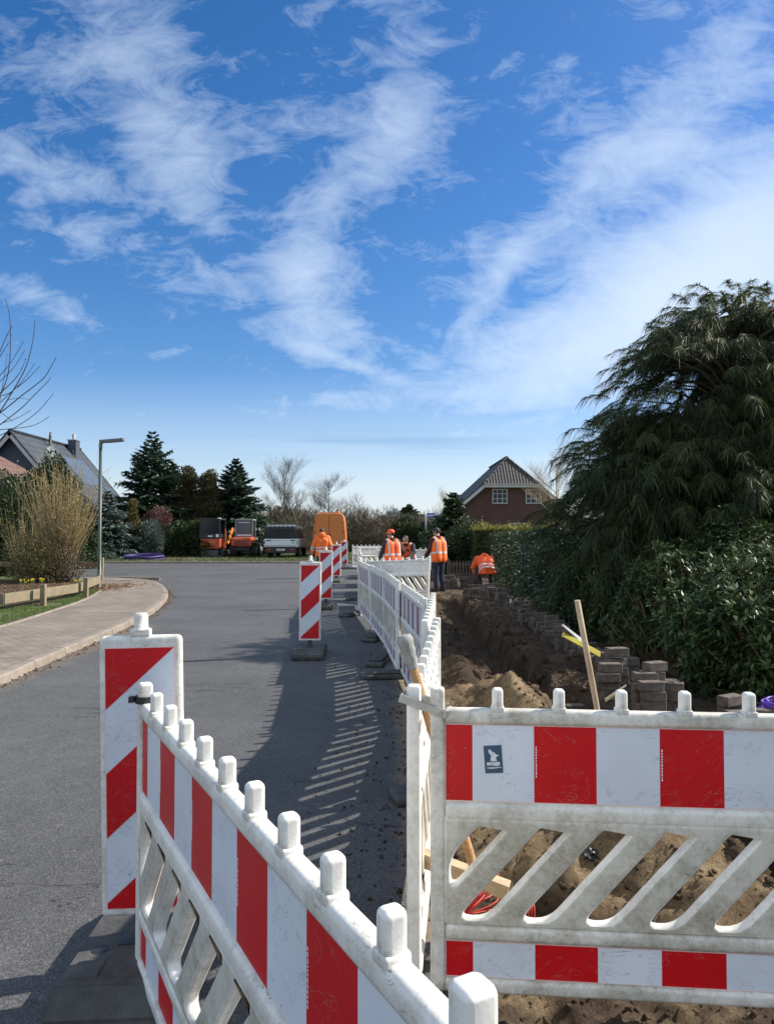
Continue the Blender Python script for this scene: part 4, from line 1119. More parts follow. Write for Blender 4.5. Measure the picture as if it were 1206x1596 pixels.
# coils
def coil(name, label, cat, c, rad, turns, dr, dz, th, mat, sq=1, seed=1):
    r = random.Random(seed); t = thing(name, label, cat, c)
    for k in range(turns):
        bm = bmesh.new(); pts = []; rr = rad+r.gauss(0, dr); z = k*dz*.5+r.random()*dz; ph = r.random()*6; ti = r.gauss(0, .06)
        for i in range(41):
            a = 2*math.pi*i/40+ph; pts.append((math.cos(a)*rr, math.sin(a)*rr*sq, z+ti*math.sin(a)*rr+th))
        tube(bm, pts, th, 6, cap=False); obj('turn', bm, mat, t)
    return t
coil('conduit_coil', 'flat coil of purple conduit lying on the verge before the dark conifers', 'conduit coil', (gx(225, 41.6), 41.6, .1), 1.0, 9, .08, .045, .028, 'indigo')
coil('conduit_coil', 'purple conduit coil at the right edge by the near paver heap', 'conduit coil', (gx(1232, 5.75), 5.8, .18), .2, 9, .025, .022, .009, 'purple', 1, 3)
beam('timber_batten', 'long pale batten lying on the verge right of the purple coil', 'timber', Vector((gx(262, 41.3), 41.2, .13)), Vector((gx(298, 41.3), 41.6, .13)), .1, .06, 'lath')

# ------------------------------------------------------------------ people
def capsule(bm, a, b, ra, rb, n=12):
    a, b = Vector(a), Vector(b); d = b-a; ln = d.length
    if ln < 1e-5: d = Vector((0, 0, 1))
    q = d.to_track_quat('Z', 'Y').to_matrix().to_4x4(); rows = []
    prof = [(-ra*math.cos(t), ra*math.sin(t)) for t in [math.pi/2*k/4 for k in range(5)]]+[(ln+rb*math.sin(t), rb*math.cos(t)) for t in [math.pi/2*k/4 for k in range(5)]]
    for z, rr in prof:
        if rr < 1e-6: rows.append([bm.verts.new(a+(q @ Vector((0, 0, z))))])
        else: rows.append([bm.verts.new(a+(q @ Vector((rr*math.cos(2*math.pi*k/n), rr*math.sin(2*math.pi*k/n), z)))) for k in range(n)])
    for r0, r1 in zip(rows, rows[1:]):
        for k in range(n):
            k2 = (k+1) % n
            f = [r0[0] if len(r0) == 1 else r0[k], r1[0] if len(r1) == 1 else r1[k]]
            if len(r1) > 1: f.append(r1[k2])
            if len(r0) > 1: f.append(r0[k2])
            if len(f) > 2: bm.faces.new(f)
def ellips(bm, c, r_, rot=0):
    rr = bmesh.ops.create_icosphere(bm, subdivisions=3, radius=1)
    bmesh.ops.transform(bm, matrix=Matrix.Translation(c) @ Matrix.Rotation(rot, 4, 'X') @ Matrix.Diagonal((*r_, 1)), verts=rr['verts'])
def fuse(bm, voxel, sm=6, cut=None):
    """one continuous skin over all the overlapping shapes"""
    me = bpy.data.meshes.new('f'); bmesh.ops.recalc_face_normals(bm, faces=bm.faces); bm.to_mesh(me); bm.free()
    o = bpy.data.objects.new('f', me); C.objects.link(o)
    md = o.modifiers.new('r', 'REMESH'); md.mode = 'VOXEL'; md.voxel_size = voxel
    if sm: s = o.modifiers.new('s', 'SMOOTH'); s.iterations = sm; s.factor = .5
    me2 = bpy.data.meshes.new_from_object(o.evaluated_get(bpy.context.evaluated_depsgraph_get()))
    bpy.data.objects.remove(o)
    if cut:
        b2 = bmesh.new(); b2.from_mesh(me2); bmesh.ops.delete(b2, geom=[v for v in b2.verts if cut(v.co)], context='VERTS'); b2.to_mesh(me2); b2.free()
    for p in me2.polygons: p.use_smooth = True
    return me2
def V3(*a): return Vector(a)
def person(label, loc, rz_, J, top='vest', sleeve='charcoal', legs='navy', cap=None, hood=False, long=0, scale=1.0, hv='hivis'):
    t = thing('person', label, 'person', loc, rz_); t.scale = (scale,)*3
    P, Ch, Nk, Hd = J['pelvis'], J['chest'], J['neck'], J['head']; up = (Ch-P).normalized(); fw = J.get('face', V3(0, 1, 0)).normalized()
    rt = fw.cross(V3(0, 0, 1)).normalized(); up2 = rt.cross(fw)
    bm = bmesh.new()
    for s, k in ((-1, 'l'), (1, 'r')):
        capsule(bm, P+V3(.075*s, 0, 0), Ch+V3(.08*s, 0, 0), .115, .125)
        capsule(bm, J['hip'+k], J['knee'+k], .085, .058); capsule(bm, J['knee'+k], J['ank'+k], .056, .038)
        capsule(bm, J['ank'+k]-V3(0, .03, .04), J['toe'+k], .04, .032)
        capsule(bm, J['sho'+k], J['elb'+k], .052, .04); capsule(bm, J['elb'+k], J['wri'+k], .04, .026)
        capsule(bm, Ch+V3(.06*s, 0, .06), J['sho'+k], .085, .055)
        # hand: palm, four bent fingers of different length and a thumb leaving its side
        w0 = J['wri'+k]; d = (w0-J['elb'+k]).normalized(); sd = d.cross(V3(0, 1, .2)).normalized()*s; nrm = sd.cross(d).normalized()*s
        pc = w0+d*.085
        for q in (-.022, -.008, .008, .022): capsule(bm, w0+sd*q*.6, pc+sd*q, .014, .0115, 8)
        for q, ln in ((-.03, .066), (-.0105, .078), (.0105, .084), (.031, .074)):
            f0 = pc+sd*q; f1 = f0+d*ln*.5+nrm*.006; f2 = f1+d*ln*.38+nrm*.022
            capsule(bm, f0, f1, .0088, .0082, 8); capsule(bm, f1, f2, .0082, .0068, 8)
        th = w0+d*.03+sd*.026; capsule(bm, w0+d*.02+sd*.012, th+d*.022+sd*.016, .012, .0095, 8); capsule(bm, th+d*.022+sd*.016, th+d*.055+sd*.02+nrm*.012, .0095, .0078, 8)
    capsule(bm, Ch, Nk, .1, .062); capsule(bm, Nk, Hd-up2*.03, .058, .055)
    # head with brow, nose, lips, chin and ears
    hm = Matrix((rt, fw, up2)).transposed().to_4x4(); hm.translation = Hd
    def H(x, y, z): return hm @ Vector((x, y, z))
    def he(c, r_):
        rr = bmesh.ops.create_icosphere(bm, subdivisions=3, radius=1); bmesh.ops.transform(bm, matrix=hm @ Matrix.Translation(c) @ Matrix.Diagonal((*r_, 1)), verts=rr['verts'])
    he((0, -.012, .03), (.076, .095, .092)); he((0, .022, -.035), (.058, .07, .075))
    capsule(bm, H(0, .088, .01), H(0, .105, -.022), .009, .014, 8); he((0, .078, -.088), (.024, .02, .018)); he((0, .085, -.055), (.024, .012, .009)); he((0, .075, .03), (.058, .018, .012))
    for s in (-1, 1): he((.078*s, -.008, -.005), (.01, .022, .034))
    obj('body', fuse(bm, .0065, 3), 'skin', t)
    for s in (-1, 1):
        e = bmesh.new(); rr = bmesh.ops.create_icosphere(e, subdivisions=2, radius=.012); bmesh.ops.transform(e, matrix=hm @ Matrix.Translation((.03*s, .077, .012)), verts=rr['verts']); obj('eye', e, 'black', t)
    # trousers
    bm = bmesh.new()
    for s, k in ((-1, 'l'), (1, 'r')):
        capsule(bm, P+V3(.07*s, 0, .06), J['hip'+k], .13, .105); capsule(bm, J['hip'+k], J['knee'+k], .105, .078); capsule(bm, J['knee'+k], J['ank'+k]+(J['knee'+k]-J['ank'+k])*.08, .078, .068)
    for v in bm.verts: v.co += V3(1, 1, 0)*.008*noise.noise(v.co*14)
    obj('trousers', fuse(bm, .012, 3), legs, t)
    for s, k in ((-1, 'l'), (1, 'r')):
        bm = bmesh.new(); capsule(bm, J['ank'+k]+V3(0, -.01, .05), J['ank'+k]-V3(0, .02, .03), .058, .06); capsule(bm, J['ank'+k]-V3(0, .03, .035), J['toe'+k], .055, .045); obj('boot', fuse(bm, .012, 2), 'boot', t)
    # sleeves / jacket
    bm = bmesh.new(); g = .018 if top == 'vest' else .032
    for s, k in ((-1, 'l'), (1, 'r')):
        capsule(bm, P+V3(.075*s, 0, .05), Ch+V3(.085*s, 0, .02), .115+g, .125+g)
        capsule(bm, Ch+V3(.07*s, 0, .06), J['sho'+k], .085+g, .06+g); capsule(bm, J['sho'+k], J['elb'+k], .058+g, .047+g); capsule(bm, J['elb'+k], J['wri'+k]+(J['elb'+k]-J['wri'+k])*.08, .047+g, .038+g)
        if long: capsule(bm, P+V3(.08*s, 0, .05), P+V3(.1*s, -.0, -long), .15, .165)
    capsule(bm, Nk-up*.09, Nk-up*.01, .075, .072)
    for v in bm.verts: v.co += V3(noise.noise(v.co*9), noise.noise(v.co*9+V3(5, 0, 0)), 0)*.03
    cut = (lambda c: c.z < P.z-long-.03) if long else None
    jk = obj('jacket', fuse(bm, .011, 3, cut), sleeve if top == 'vest' else hv, t)
    if top != 'vest': jk.data.materials.append(M['silver'])
    if top == 'vest':
        bm = bmesh.new()
        for s, k in ((-1, 'l'), (1, 'r')):
            capsule(bm, P+V3(.085*s, -.0, -.03), Ch+V3(.09*s, 0, .04), .16, .155); capsule(bm, Ch+V3(.06*s, 0, .08), J['sho'+k]-V3(.07*s, 0, -.01), .115, .085)
        for v in bm.verts: v.co += V3(noise.noise(v.co*8), noise.noise(v.co*8+V3(5, 0, 0)), 0)*.016
        dn = P.z-.14 if up.z > .8 else -9
        jk = obj('vest', fuse(bm, .011, 3, lambda c: c.z < dn or (c-Nk).length < .085), hv, t); jk.data.materials.append(M['silver'])
    ax = up
    for p in jk.data.polygons:
        q = (p.center-P).dot(ax); sx = abs(p.center.x)
        tot = (Ch-P).length
        if (tot*.28 < q < tot*.28+.05) or (top != 'vest' and -.02 < q < .03 and sx < .24) or (top == 'vest' and .145 < sx < .185 and q > tot*.28 and up.z > .8): p.material_index = 1
    if top != 'vest':   # tape rings on the sleeves
        for s, k in ((-1, 'l'), (1, 'r')):
            for p in jk.data.polygons:
                a, b = J['elb'+k], J['wri'+k]; d = (b-a); u = (p.center-a).dot(d)/d.length_squared; off = (p.center-a-d*u).length
                if off < .1 and (.15 < u < .32 or .6 < u < .77): p.material_index = 1
    if hood:
        bm = bmesh.new(); ellips(bm, Nk+V3(0, -.075, .0)+up*.02, (.125, .085, .115)); ellips(bm, Nk+V3(0, -.09, -.1), (.085, .05, .09)); obj('hood', fuse(bm, .012, 3), hv, t)
    if cap:
        bm = bmesh.new()
        rr = bmesh.ops.create_icosphere(bm, subdivisions=3, radius=1); bmesh.ops.transform(bm, matrix=hm @ Matrix.Translation((0, -.012, .045)) @ Matrix.Diagonal((.089, .107, .09, 1)), verts=rr['verts'])
        rr = bmesh.ops.create_icosphere(bm, subdivisions=3, radius=1); bmesh.ops.transform(bm, matrix=hm @ Matrix.Translation((0, .1, .045)) @ Matrix.Rotation(R(-8), 4, 'X') @ Matrix.Diagonal((.07, .075, .012, 1)), verts=rr['verts'])
        iv = hm.inverted(); obj('cap', fuse(bm, .009, 1, lambda c: (iv @ c).z < .022), cap, t)
    bm = bmesh.new(); rr = bmesh.ops.create_icosphere(bm, subdivisions=4, radius=1)
    iv = hm.inverted()
    bmesh.ops.transform(bm, matrix=hm @ Matrix.Translation((0, -.018, .028)) @ Matrix.Diagonal((.084, .102, .099, 1)), verts=rr['verts'])
    for v in bm.verts: v.co += (v.co-Hd)*.09*noise.noise(v.co*38)
    lim = .02 if cap else 9
    bmesh.ops.delete(bm, geom=[v for v in bm.verts if ((iv @ v.co).y > .052 and (iv @ v.co).z < .072) or (iv @ v.co).z < -.055 or (iv @ v.co).z > lim], context='VERTS')
    obj('hair', bm, 'hair', t)
    return t
def stand(lean=0., arm_l=(-.28, .02, 1.16), wr_l=(-.27, .12, .93), arm_r=(.28, .0, 1.16), wr_r=(.27, .1, .93), face=(0, 1, -.15), stance=.1):
    return dict(pelvis=V3(0, 0, .95), chest=V3(0, lean*.6, 1.27), neck=V3(0, lean, 1.49), head=V3(0, lean*1.2+.05, 1.63), face=V3(*face),
        hipl=V3(-.09, 0, .93), hipr=V3(.09, 0, .93), kneel=V3(-stance, .03, .5), kneer=V3(stance, .03, .5), ankl=V3(-stance-.01, -.01, .085), ankr=V3(stance+.01, -.03, .085),
        toel=V3(-stance-.04, .15, .035), toer=V3(stance+.04, .13, .035), shol=V3(-.19, lean, 1.42), shor=V3(.19, lean, 1.42), elbl=V3(*arm_l), elbr=V3(*arm_r), wril=V3(*wr_l), wrir=V3(*wr_r))
person('person standing at the trench end in an orange vest and dark blue trousers, looking down', (gx(684, 20.3), 20.3, -.01), R(38),
    stand(.05, (-.26, .1, 1.15), (-.2, .3, .98), (.27, .06, 1.16), (.24, .26, .96), (-.3, .9, -.45)), 'vest', 'maroon', 'navy', scale=.995)
person('person in an orange cap and orange vest seen from behind above the leaning grey barrier', (gx(612, 19.8), 19.8, -.03), R(28),
    stand(.06, (-.3, .06, 1.14), (-.26, .26, .98), (.3, .02, 1.15), (.28, .2, .95), (-.75, .7, -.2)), 'vest', 'charcoal', 'navy', cap='hivis2', scale=.975, hv='hivis2')
person('person in dark jacket and orange vest bent towards the camera between the two taller workers', (gx(634, 22.6), 22.6, -.02), R(165),
    dict(pelvis=V3(0, -.18, .82), chest=V3(0, .02, 1.1), neck=V3(0, .15, 1.28), head=V3(0, .22, 1.4), face=V3(.2, 1, -.35),
        hipl=V3(-.09, -.18, .8), hipr=V3(.09, -.18, .8), kneel=V3(-.14, .12, .47), kneer=V3(.14, .12, .47), ankl=V3(-.13, -.06, .085), ankr=V3(.13, -.06, .085), toel=V3(-.16, .1, .035), toer=V3(.16, .1, .035),
        shol=V3(-.19, .1, 1.23), shor=V3(.19, .1, 1.23), elbl=V3(-.27, .25, 1.02), elbr=V3(.27, .25, 1.02), wril=V3(-.18, .45, .9), wrir=V3(.18, .45, .9)), 'vest', 'charcoal', 'charcoal', hv='hivis2')
person('person crouching in an orange hooded jacket beside the trimmed hedge', (gx(757, 21.4), 21.4, -.0), R(6),
    dict(pelvis=V3(0, -.12, .5), chest=V3(0, .14, .74), neck=V3(0, .28, .88), head=V3(0, .42, .83), face=V3(0, .75, -.8),
        hipl=V3(-.1, -.12, .48), hipr=V3(.1, -.12, .48), kneel=V3(-.2, .28, .52), kneer=V3(.2, .28, .52), ankl=V3(-.15, .02, .085), ankr=V3(.15, .02, .085), toel=V3(-.18, .18, .035), toer=V3(.18, .18, .035),
        shol=V3(-.2, .22, .84), shor=V3(.2, .22, .84), elbl=V3(-.29, .3, .58), elbr=V3(.29, .3, .58), wril=V3(-.22, .42, .36), wrir=V3(.24, .42, .36)), 'jacket', 'hivis', 'charcoal', hood=True, long=.05, hv='hivis2')
person('person in a long orange jacket walking away towards the orange van', (gx(502, 26.2), 26.2, 0), R(8),
    stand(.03, (-.3, .0, 1.16), (-.34, .06, .93), (.29, -.02, 1.15), (.33, .05, .92), (.1, 1, -.3), .09), 'jacket', 'hivis', 'navy', hood=True, long=.16)

# ------------------------------------------------------------------ vehicles
def wheel(parent, x, y, z, rad, wid):
    bm = bmesh.new(); tube(bm, [(-wid/2, 0, 0), (-wid/2+.02, 0, 0), (wid/2-.02, 0, 0), (wid/2, 0, 0)], [rad*.93, rad, rad, rad*.93], 24)
    wq = obj('wheel', bm, 'tyre', parent); wq.location = (x, y, z)
    bm = bmesh.new(); tube(bm, [(-wid/2-.004, 0, 0), (wid/2+.004, 0, 0)], [rad*.56, rad*.56], 16); obj('rim', bm, 'steel', wq)
def lofted(sections, mats, name, parent, smooth_=False):
    """sections: list of (y, [(x,z)...]) closed outlines"""
    bm = bmesh.new(); rings = [[bm.verts.new((p[0], y, p[1])) for p in pts] for y, pts in sections]; n = len(rings[0])
    for a, b in zip(rings, rings[1:]):
        for k in range(n): bm.faces.new((a[k], a[(k+1) % n], b[(k+1) % n], b[k]))
    bm.faces.new(rings[0]); bm.faces.new(rings[-1]); bmesh.ops.recalc_face_normals(bm, faces=bm.faces)
    bmesh.ops.bevel(bm, geom=[e for e in bm.edges if e.calc_face_angle(0) > R(25)], offset=.03, segments=2, affect='EDGES')
    return obj(name, bm, mats, parent)
# orange van, rear towards the camera
VD = 45.0
t = thing('van', 'orange high roof van parked on the verge, rear doors facing the camera', 'van', (gx(513, VD), VD, .1), R(2))
def vsec(s, top): return [(-.99*s, .42), (-1.0*s, .9), (-.985*s, 1.35), (-.93*s, 2.0), (-.86*s, top-.2), (-.76*s, top-.04), (-.4, top), (.4, top), (.76*s, top-.04), (.86*s, top-.2), (.93*s, 2.0), (.985*s, 1.35), (1.0*s, .9), (.99*s, .42)]
lofted([(0, vsec(.985, 2.66)), (.12, vsec(1, 2.7)), (4.4, vsec(1, 2.68)), (5.1, vsec(.97, 2.1)), (5.9, [(p[0]*.9, min(p[1], 1.15)) for p in vsec(1, 1.2)])], 'paint_orange', 'body', t)
bm = bmesh.new(); box(bm, -.97, .97, -.07, .1, .38, .58, .03); obj('bumper', bm, 'black', t)
for s in (-1, 1):
    bm = bmesh.new(); prism(bm, [(s*.012, .6), (s*.84, .6), (s*.86, 1.35), (s*.80, 2.05), (s*.70, 2.5), (s*.012, 2.52)], -.03, .0); bmesh.ops.bevel(bm, geom=bm.edges[:], offset=.012, segments=2, affect='EDGES'); d = obj('rear_door', bm, 'paint_orange', t); bm = bmesh.new(); box(bm, min(s*.0, s*.014), max(s*.0, s*.014), -.034, -.028, .6, 2.5) if s > 0 else box(bm, -.84, -.02, -.034, -.028, .6, .625); obj('door_seam', bm, 'black', d)
    bm = bmesh.new()
    for z in (1.95, 2.2): box(bm, min(s*.06, s*.74), max(s*.06, s*.74), -.036, -.029, z, z+.025, .003)
    obj('crease', bm, 'paint_orange', d)
    bm = bmesh.new()
    for z in (.8, 1.5, 2.1): box(bm, min(s*.80, s*.9), max(s*.80, s*.9), -.05, -.02, z, z+.06, .01)
    box(bm, s*.08-.03, s*.08+.03, -.05, -.03, 1.3, 1.42, .008); obj('hinge', bm, 'black', d)
    bm = bmesh.new(); box(bm, s*.93-.04, s*.93+.04, -.02, .06, .75, 1.2, .01); obj('tail_lamp', bm, 'tail', t)
    bm = bmesh.new(); box(bm, s*1.13-.09, s*1.13+.09, 4.6, 4.75, 1.2, 1.6, .04); obj('mirror', bm, 'black', t)
    for y in (.9, 4.7): wheel(t, s*.86, y, .34, .34, .22)
bm = bmesh.new(); tube(bm, [(.55, .5, 2.68), (.55, .5, 2.82)], [.09, .07], 12); obj('beacon_light', bm, 'paint_orange', t)
bm = bmesh.new(); box(bm, -.55, .55, .2, .28, 2.68, 2.73, .01); obj('roof_bar', bm, 'black', t)
# pickup
VD = 44.5
t = thing('pickup', 'white pickup with a black canopy parked on the verge, tailgate facing the camera', 'pickup', (gx(438, VD), VD, .1), R(-1))
lofted([(0, [(-1.0, .62), (-1.02, 1.12), (1.02, 1.12), (1.0, .62)]), (2.0, [(-1.0, .6), (-1.02, 1.13), (1.02, 1.13), (1.0, .6)]), (5.0, [(-.98, .45), (-.98, 1.1), (.98, 1.1), (.98, .45)])], 'paint_white', 'body', t)
lofted([(.06, [(-.96, 1.125), (-.86, 1.85), (.86, 1.85), (.96, 1.125)]), (1.9, [(-.96, 1.125), (-.84, 1.93), (.84, 1.93), (.96, 1.125)]), (3.4, [(-.95, 1.125), (-.8, 1.85), (.8, 1.85), (.95, 1.125)])], 'black', 'canopy', t)
bm = bmesh.new(); prism(bm, [(-.84, 1.18), (-.76, 1.72), (.76, 1.72), (.84, 1.18)], .015, .05); rw = obj('rear_window', bm, 'glass', t)
bm = bmesh.new(); box(bm, -.86, .86, .1, .2, 1.9, 1.96, .01)
for k in range(7): box(bm, -.80+k*.255, -.74+k*.255, .08, .16, 1.83, 1.9, .005)
obj('roof_rack', bm, 'pale', t)
bm = bmesh.new(); box(bm, -1.0, 1.0, -.04, 0, .72, 1.12, .02); tg = obj('tailgate', bm, 'paint_white', t)
bm = bmesh.new(); box(bm, -.88, -.6, -.055, -.04, 1.0, 1.06, .005); box(bm, .58, .86, -.055, -.04, 1.0, 1.06, .005)
for x in (.66, .72, .78): box(bm, x, x+.035, -.05, -.04, .86, .91)
for s in (-1, 1): box(bm, s*.96-.02, s*.96+.02, -.055, -.04, .84, 1.02, .005)
box(bm, -.55, .55, -.045, -.039, 1.02, 1.03); obj('trim', bm, 'black', tg)
bm = bmesh.new(); box(bm, -.92, .92, -.09, .3, .28, .66, .03); obj('bumper', bm, 'black', t)
bm = bmesh.new(); box(bm, -.24, .24, -.103, -.09, .42, .53, .004); pt_ = obj('number_plate', bm, 'letter', t)
bm = bmesh.new()
x = -.2; r = random.Random(1)
while x < .17: wd = r.uniform(.025, .045); box(bm, x, x+wd, -.1062, -.1032, .445, .505); x += wd+.02
obj('plate_marks', bm, 'black', pt_)
for s in (-1, 1):
    bm = bmesh.new(); box(bm, s*.7-.13, s*.7+.13, -.105, -.085, .44, .52, .01); obj('tail_lamp', bm, 'tail', t)
    bm = bmesh.new(); box(bm, s*.9-.12, s*.9+.12, .7, 1.7, .5, .64, .02); obj('wheel_arch', bm, 'black', t)
    for y in (1.2, 4.1): wheel(t, s*.85, y, .37, .37, .26)
def text(name, s, size, loc, mat, parent, rot=(R(90), 0, 0), ext=.004):
    cu = bpy.data.curves.new('t', 'FONT'); cu.body = s; cu.size = size; cu.extrude = ext; cu.align_x = 'CENTER'
    o = bpy.data.objects.new('t', cu); C.objects.link(o); me = bpy.data.meshes.new_from_object(o.evaluated_get(bpy.context.evaluated_depsgraph_get())); bpy.data.objects.remove(o)
    o = obj(name, me, None, parent); me.materials.clear(); me.materials.append(M[mat]); o.location = loc; o.rotation_euler = rot; return o
# excavator seen from behind
VD = 45.5
t = thing('excavator', 'orange mini excavator with dark cab, left of the two orange machines on the verge', 'excavator', (gx(331, VD), VD, .1), R(-2))
for s in (-1, 1):
    bm = bmesh.new(); box(bm, s*.62-.14, s*.62+.14, -.1, 1.7, 0, .42, .12, seg=3); obj('track', bm, 'tyre', t)
bm = bmesh.new(); box(bm, -.6, .45, -.28, -.2, .06, .42, .02); obj('dozer_blade', bm, 'darksteel', t)
bm = bmesh.new(); box(bm, -.45, .45, .1, 1.4, .3, .5, .02); obj('undercarriage', bm, 'black', t)
bm = bmesh.new(); vs = box(bm, -.72, .52, -.15, 1.5, .5, 1.12, .07, seg=3); eb = obj('engine_cover', bm, 'paint_red', t)
bm = bmesh.new(); box(bm, -.5, .2, -.165, -.15, .62, .68, .005); box(bm, -.12, .0, -.17, -.15, .64, .76, .005); obj('vent', bm, 'black', eb)
text('lettering', 'HITACHI', .16, (-.08, -.155, .86), 'letter_or', eb)
fr = bmesh.new()
for (x, y) in ((-.70, -.1), (.48, -.1), (-.70, 1.2), (.48, 1.2)): box(fr, x-.04, x+.04, y-.04, y+.04, 1.12, 2.28, .01)
box(fr, -.76, .54, -.14, 1.26, 2.26, 2.36, .03); box(fr, -.74, .52, -.13, 1.22, 1.12, 1.42, .02)
cabf = obj('cab', fr, 'black', t)
for (x0, x1, y0, y1) in ((-.66, .44, -.1, -.085), (-.66, .44, 1.19, 1.205)):
    bm = bmesh.new(); box(bm, x0, x1, y0, y1, 1.42, 2.26); obj('window', bm, 'clearglass' if 'clearglass' in M else 'glass', cabf)
bm = bmesh.new(); box(bm, -.32, .08, .35, .5, 1.3, 1.95, .06); box(bm, -.34, .1, .35, .85, 1.2, 1.35, .04); obj('seat', bm, 'black', t)
bm = bmesh.new(); box(bm, -.22, .06, -.14, -.131, 1.24, 1.32); box(bm, .27, .43, -.14, -.131, 1.22, 1.4); obj('label_plate', bm, 'letter', cabf)
bm = bmesh.new(); box(bm, .36, .54, -.16, -.0, 2.34, 2.4, .01); obj('work_lamp', bm, 'letter', cabf)
bm = bmesh.new(); tube(bm, [(.62, 1.3, .8), (.72, 2.2, 1.75), (.72, 2.9, 1.5)], [.1, .09, .08], 6); tube(bm, [(.72, 2.9, 1.55), (.70, 3.1, .7)], [.08, .06], 6); obj('boom', bm, 'paint_orange', t)
bm = bmesh.new(); tube(bm, [(.7, .3, .55), (.74, .4, 1.0), (.7, .5, 1.5), (.66, .6, 1.78)], [.06, .07, .07, .04], 6); obj('boom_foot', bm, 'paint_orange', t)
bm = bmesh.new(); prism(bm, [(2.95, .2), (3.3, .3), (3.35, .7), (3.0, .8), (2.8, .5)], .5, .9, 'x'); obj('bucket', bm, 'steel', t)
# wheel loader seen from behind
t = thing('wheel_loader', 'orange compact wheel loader with big dark tyres, right of the mini excavator', 'loader', (gx(377.5, VD), VD, .1), R(1))
for s in (-1, 1):
    for y in (.55, 2.2): wheel(t, s*.62, y, .43, .43, .34)
    bm = bmesh.new(); box(bm, s*.62-.18, s*.62+.18, .05, 1.05, .84, .9, .02); obj('mudguard', bm, 'black', t)
    bm = bmesh.new(); tube(bm, [(s*.55, 1.6, 1.7), (s*.78, 1.65, 1.72)], .015, 6); box(bm, s*.80-.05, s*.80+.05, 1.62, 1.7, 1.6, 1.8, .02); obj('mirror', bm, 'pale', t)
bm = bmesh.new(); box(bm, -.46, .46, .0, 2.6, .38, .62, .04); obj('chassis', bm, 'black', t)
bm = bmesh.new(); box(bm, -.62, .62, -.3, 1.1, .66, 1.22, .1, seg=3); eb = obj('engine_cover', bm, 'paint_red', t)
bm = bmesh.new()
for k in range(5): box(bm, -.42, .42, -.31, -.299, .74+k*.06, .77+k*.06)
obj('grille', bm, 'black', eb)
bm = bmesh.new(); tube(bm, [(-.36, -.31, 1.12), (-.36, -.298, 1.12)], .05, 14)
for k in range(6): box(bm, -.27+k*.06, -.23+k*.06, -.308, -.298, 1.095, 1.145)
obj('lettering', bm, 'letter_or', eb)
fr = bmesh.new()
for (x, y) in ((-.52, .75), (.52, .75), (-.50, 1.9), (.50, 1.9)): box(fr, x-.035, x+.035, y-.035, y+.035, 1.0, 2.26, .01)
box(fr, -.56, .56, .7, 1.98, 2.24, 2.34, .03); cabf = obj('cab', fr, 'cabgrey', t)
bm = bmesh.new(); box(bm, -.485, .485, .742, .758, 1.22, 2.24); rwn = obj('rear_window', bm, 'glass_grey', cabf)
r = random.Random(6)
for (z0, z1, x0, x1) in ((2.1, 2.15, -.34, .34), (1.28, 1.38, -.44, .44)):
    bm = bmesh.new(); x = x0
    while x < x1: wd = r.uniform(.03, .075); box(bm, x, min(x+wd, x1), .735, .7415, z0, z1); x += wd+.02
    obj('lettering', bm, 'letter', rwn)
bm = bmesh.new(); box(bm, -.22, .22, .95, 1.1, 1.2, 1.85, .06); obj('seat', bm, 'black', t)
bm = bmesh.new(); box(bm, -.7, .7, 3.1, 3.7, .1, .55, .05); box(bm, -.25, .25, 2.5, 3.2, .4, .6, .03); obj('bucket', bm, 'steel', t)
# ------------------------------------------------------------------ houses
def window_on(parent, x0, x1, z0, z1, y, nx, nz, fw=.06, tint='glass'):
    bm = bmesh.new()
    box(bm, x0, x1, y-.05, y+.02, z1-fw, z1, .004); box(bm, x0, x1, y-.07, y+.02, z0, z0+fw, .004)
    box(bm, x0, x0+fw, y-.05, y+.02, z0+fw, z1-fw, .004); box(bm, x1-fw, x1, y-.05, y+.02, z0+fw, z1-fw, .004)
    for k in range(1, nx): xx = x0+(x1-x0)*k/nx; box(bm, xx-.02, xx+.02, y-.044, y-.0, z0+fw, z1-fw)
    for k in range(1, nz): zz = z0+(z1-z0)*k/nz; box(bm, x0+fw, x1-fw, y-.041, y-.0, zz-.018, zz+.018)
    f = obj('window', bm, 'wood_white', parent)
    bm = bmesh.new(); box(bm, x0+fw, x1-fw, y-.012, y-.006, z0+fw, z1-fw); obj('pane', bm, tint, f); return f
HD = 50.0; t = thing('brick_house', 'dark red brick house with a half hipped tiled roof and white framed windows', 'house', (gx(795.5, HD), HD, 0))
k = HD/FPX; hx0, hx1 = (752-795.5)*k, (838-795.5)*k; zf = gz(757, HD); za = gz(709, HD); ze = 2.45; ex = 4.75
bm = bmesh.new(); wl = [(-4.35, 0), (4.35, 0), (4.35, ze+.35), (hx1+.12, zf-.05), (hx0-.12+.2, zf-.05), (-4.35, ze+.35)]
prism(bm, wl, 0, 9.5); obj('wall', bm, 'brick', t)
# roof slopes (thick), ridge runs away from the viewer
sl = (za-ze)/ex
def slab(name, pts, th, mat):
    bm = bmesh.new(); n = (Vector(pts[1])-Vector(pts[0])).cross(Vector(pts[2])-Vector(pts[0])).normalized()
    if n.z < 0: n = -n
    a = [bm.verts.new(Vector(p)) for p in pts]; b = [bm.verts.new(Vector(p)-n*th) for p in pts]; bm.faces.new(a); bm.faces.new(b[::-1])
    for i in range(len(pts)): bm.faces.new((a[i], b[i], b[(i+1) % len(pts)], a[(i+1) % len(pts)]))
    bmesh.ops.recalc_face_normals(bm, faces=bm.faces); return obj(name, bm, mat, t)
zh = za-sl*abs(hx0); zh = gz(754, HD)
apex_y = 1.5
for s in (-1, 1):
    hx = hx0 if s < 0 else -hx0
    slab('roof', [(s*ex, -.35, ze), (hx, -.35, zh), (0, apex_y, za), (0, 9.9, za), (s*ex, 9.9, ze)], .16, 'tile_side')
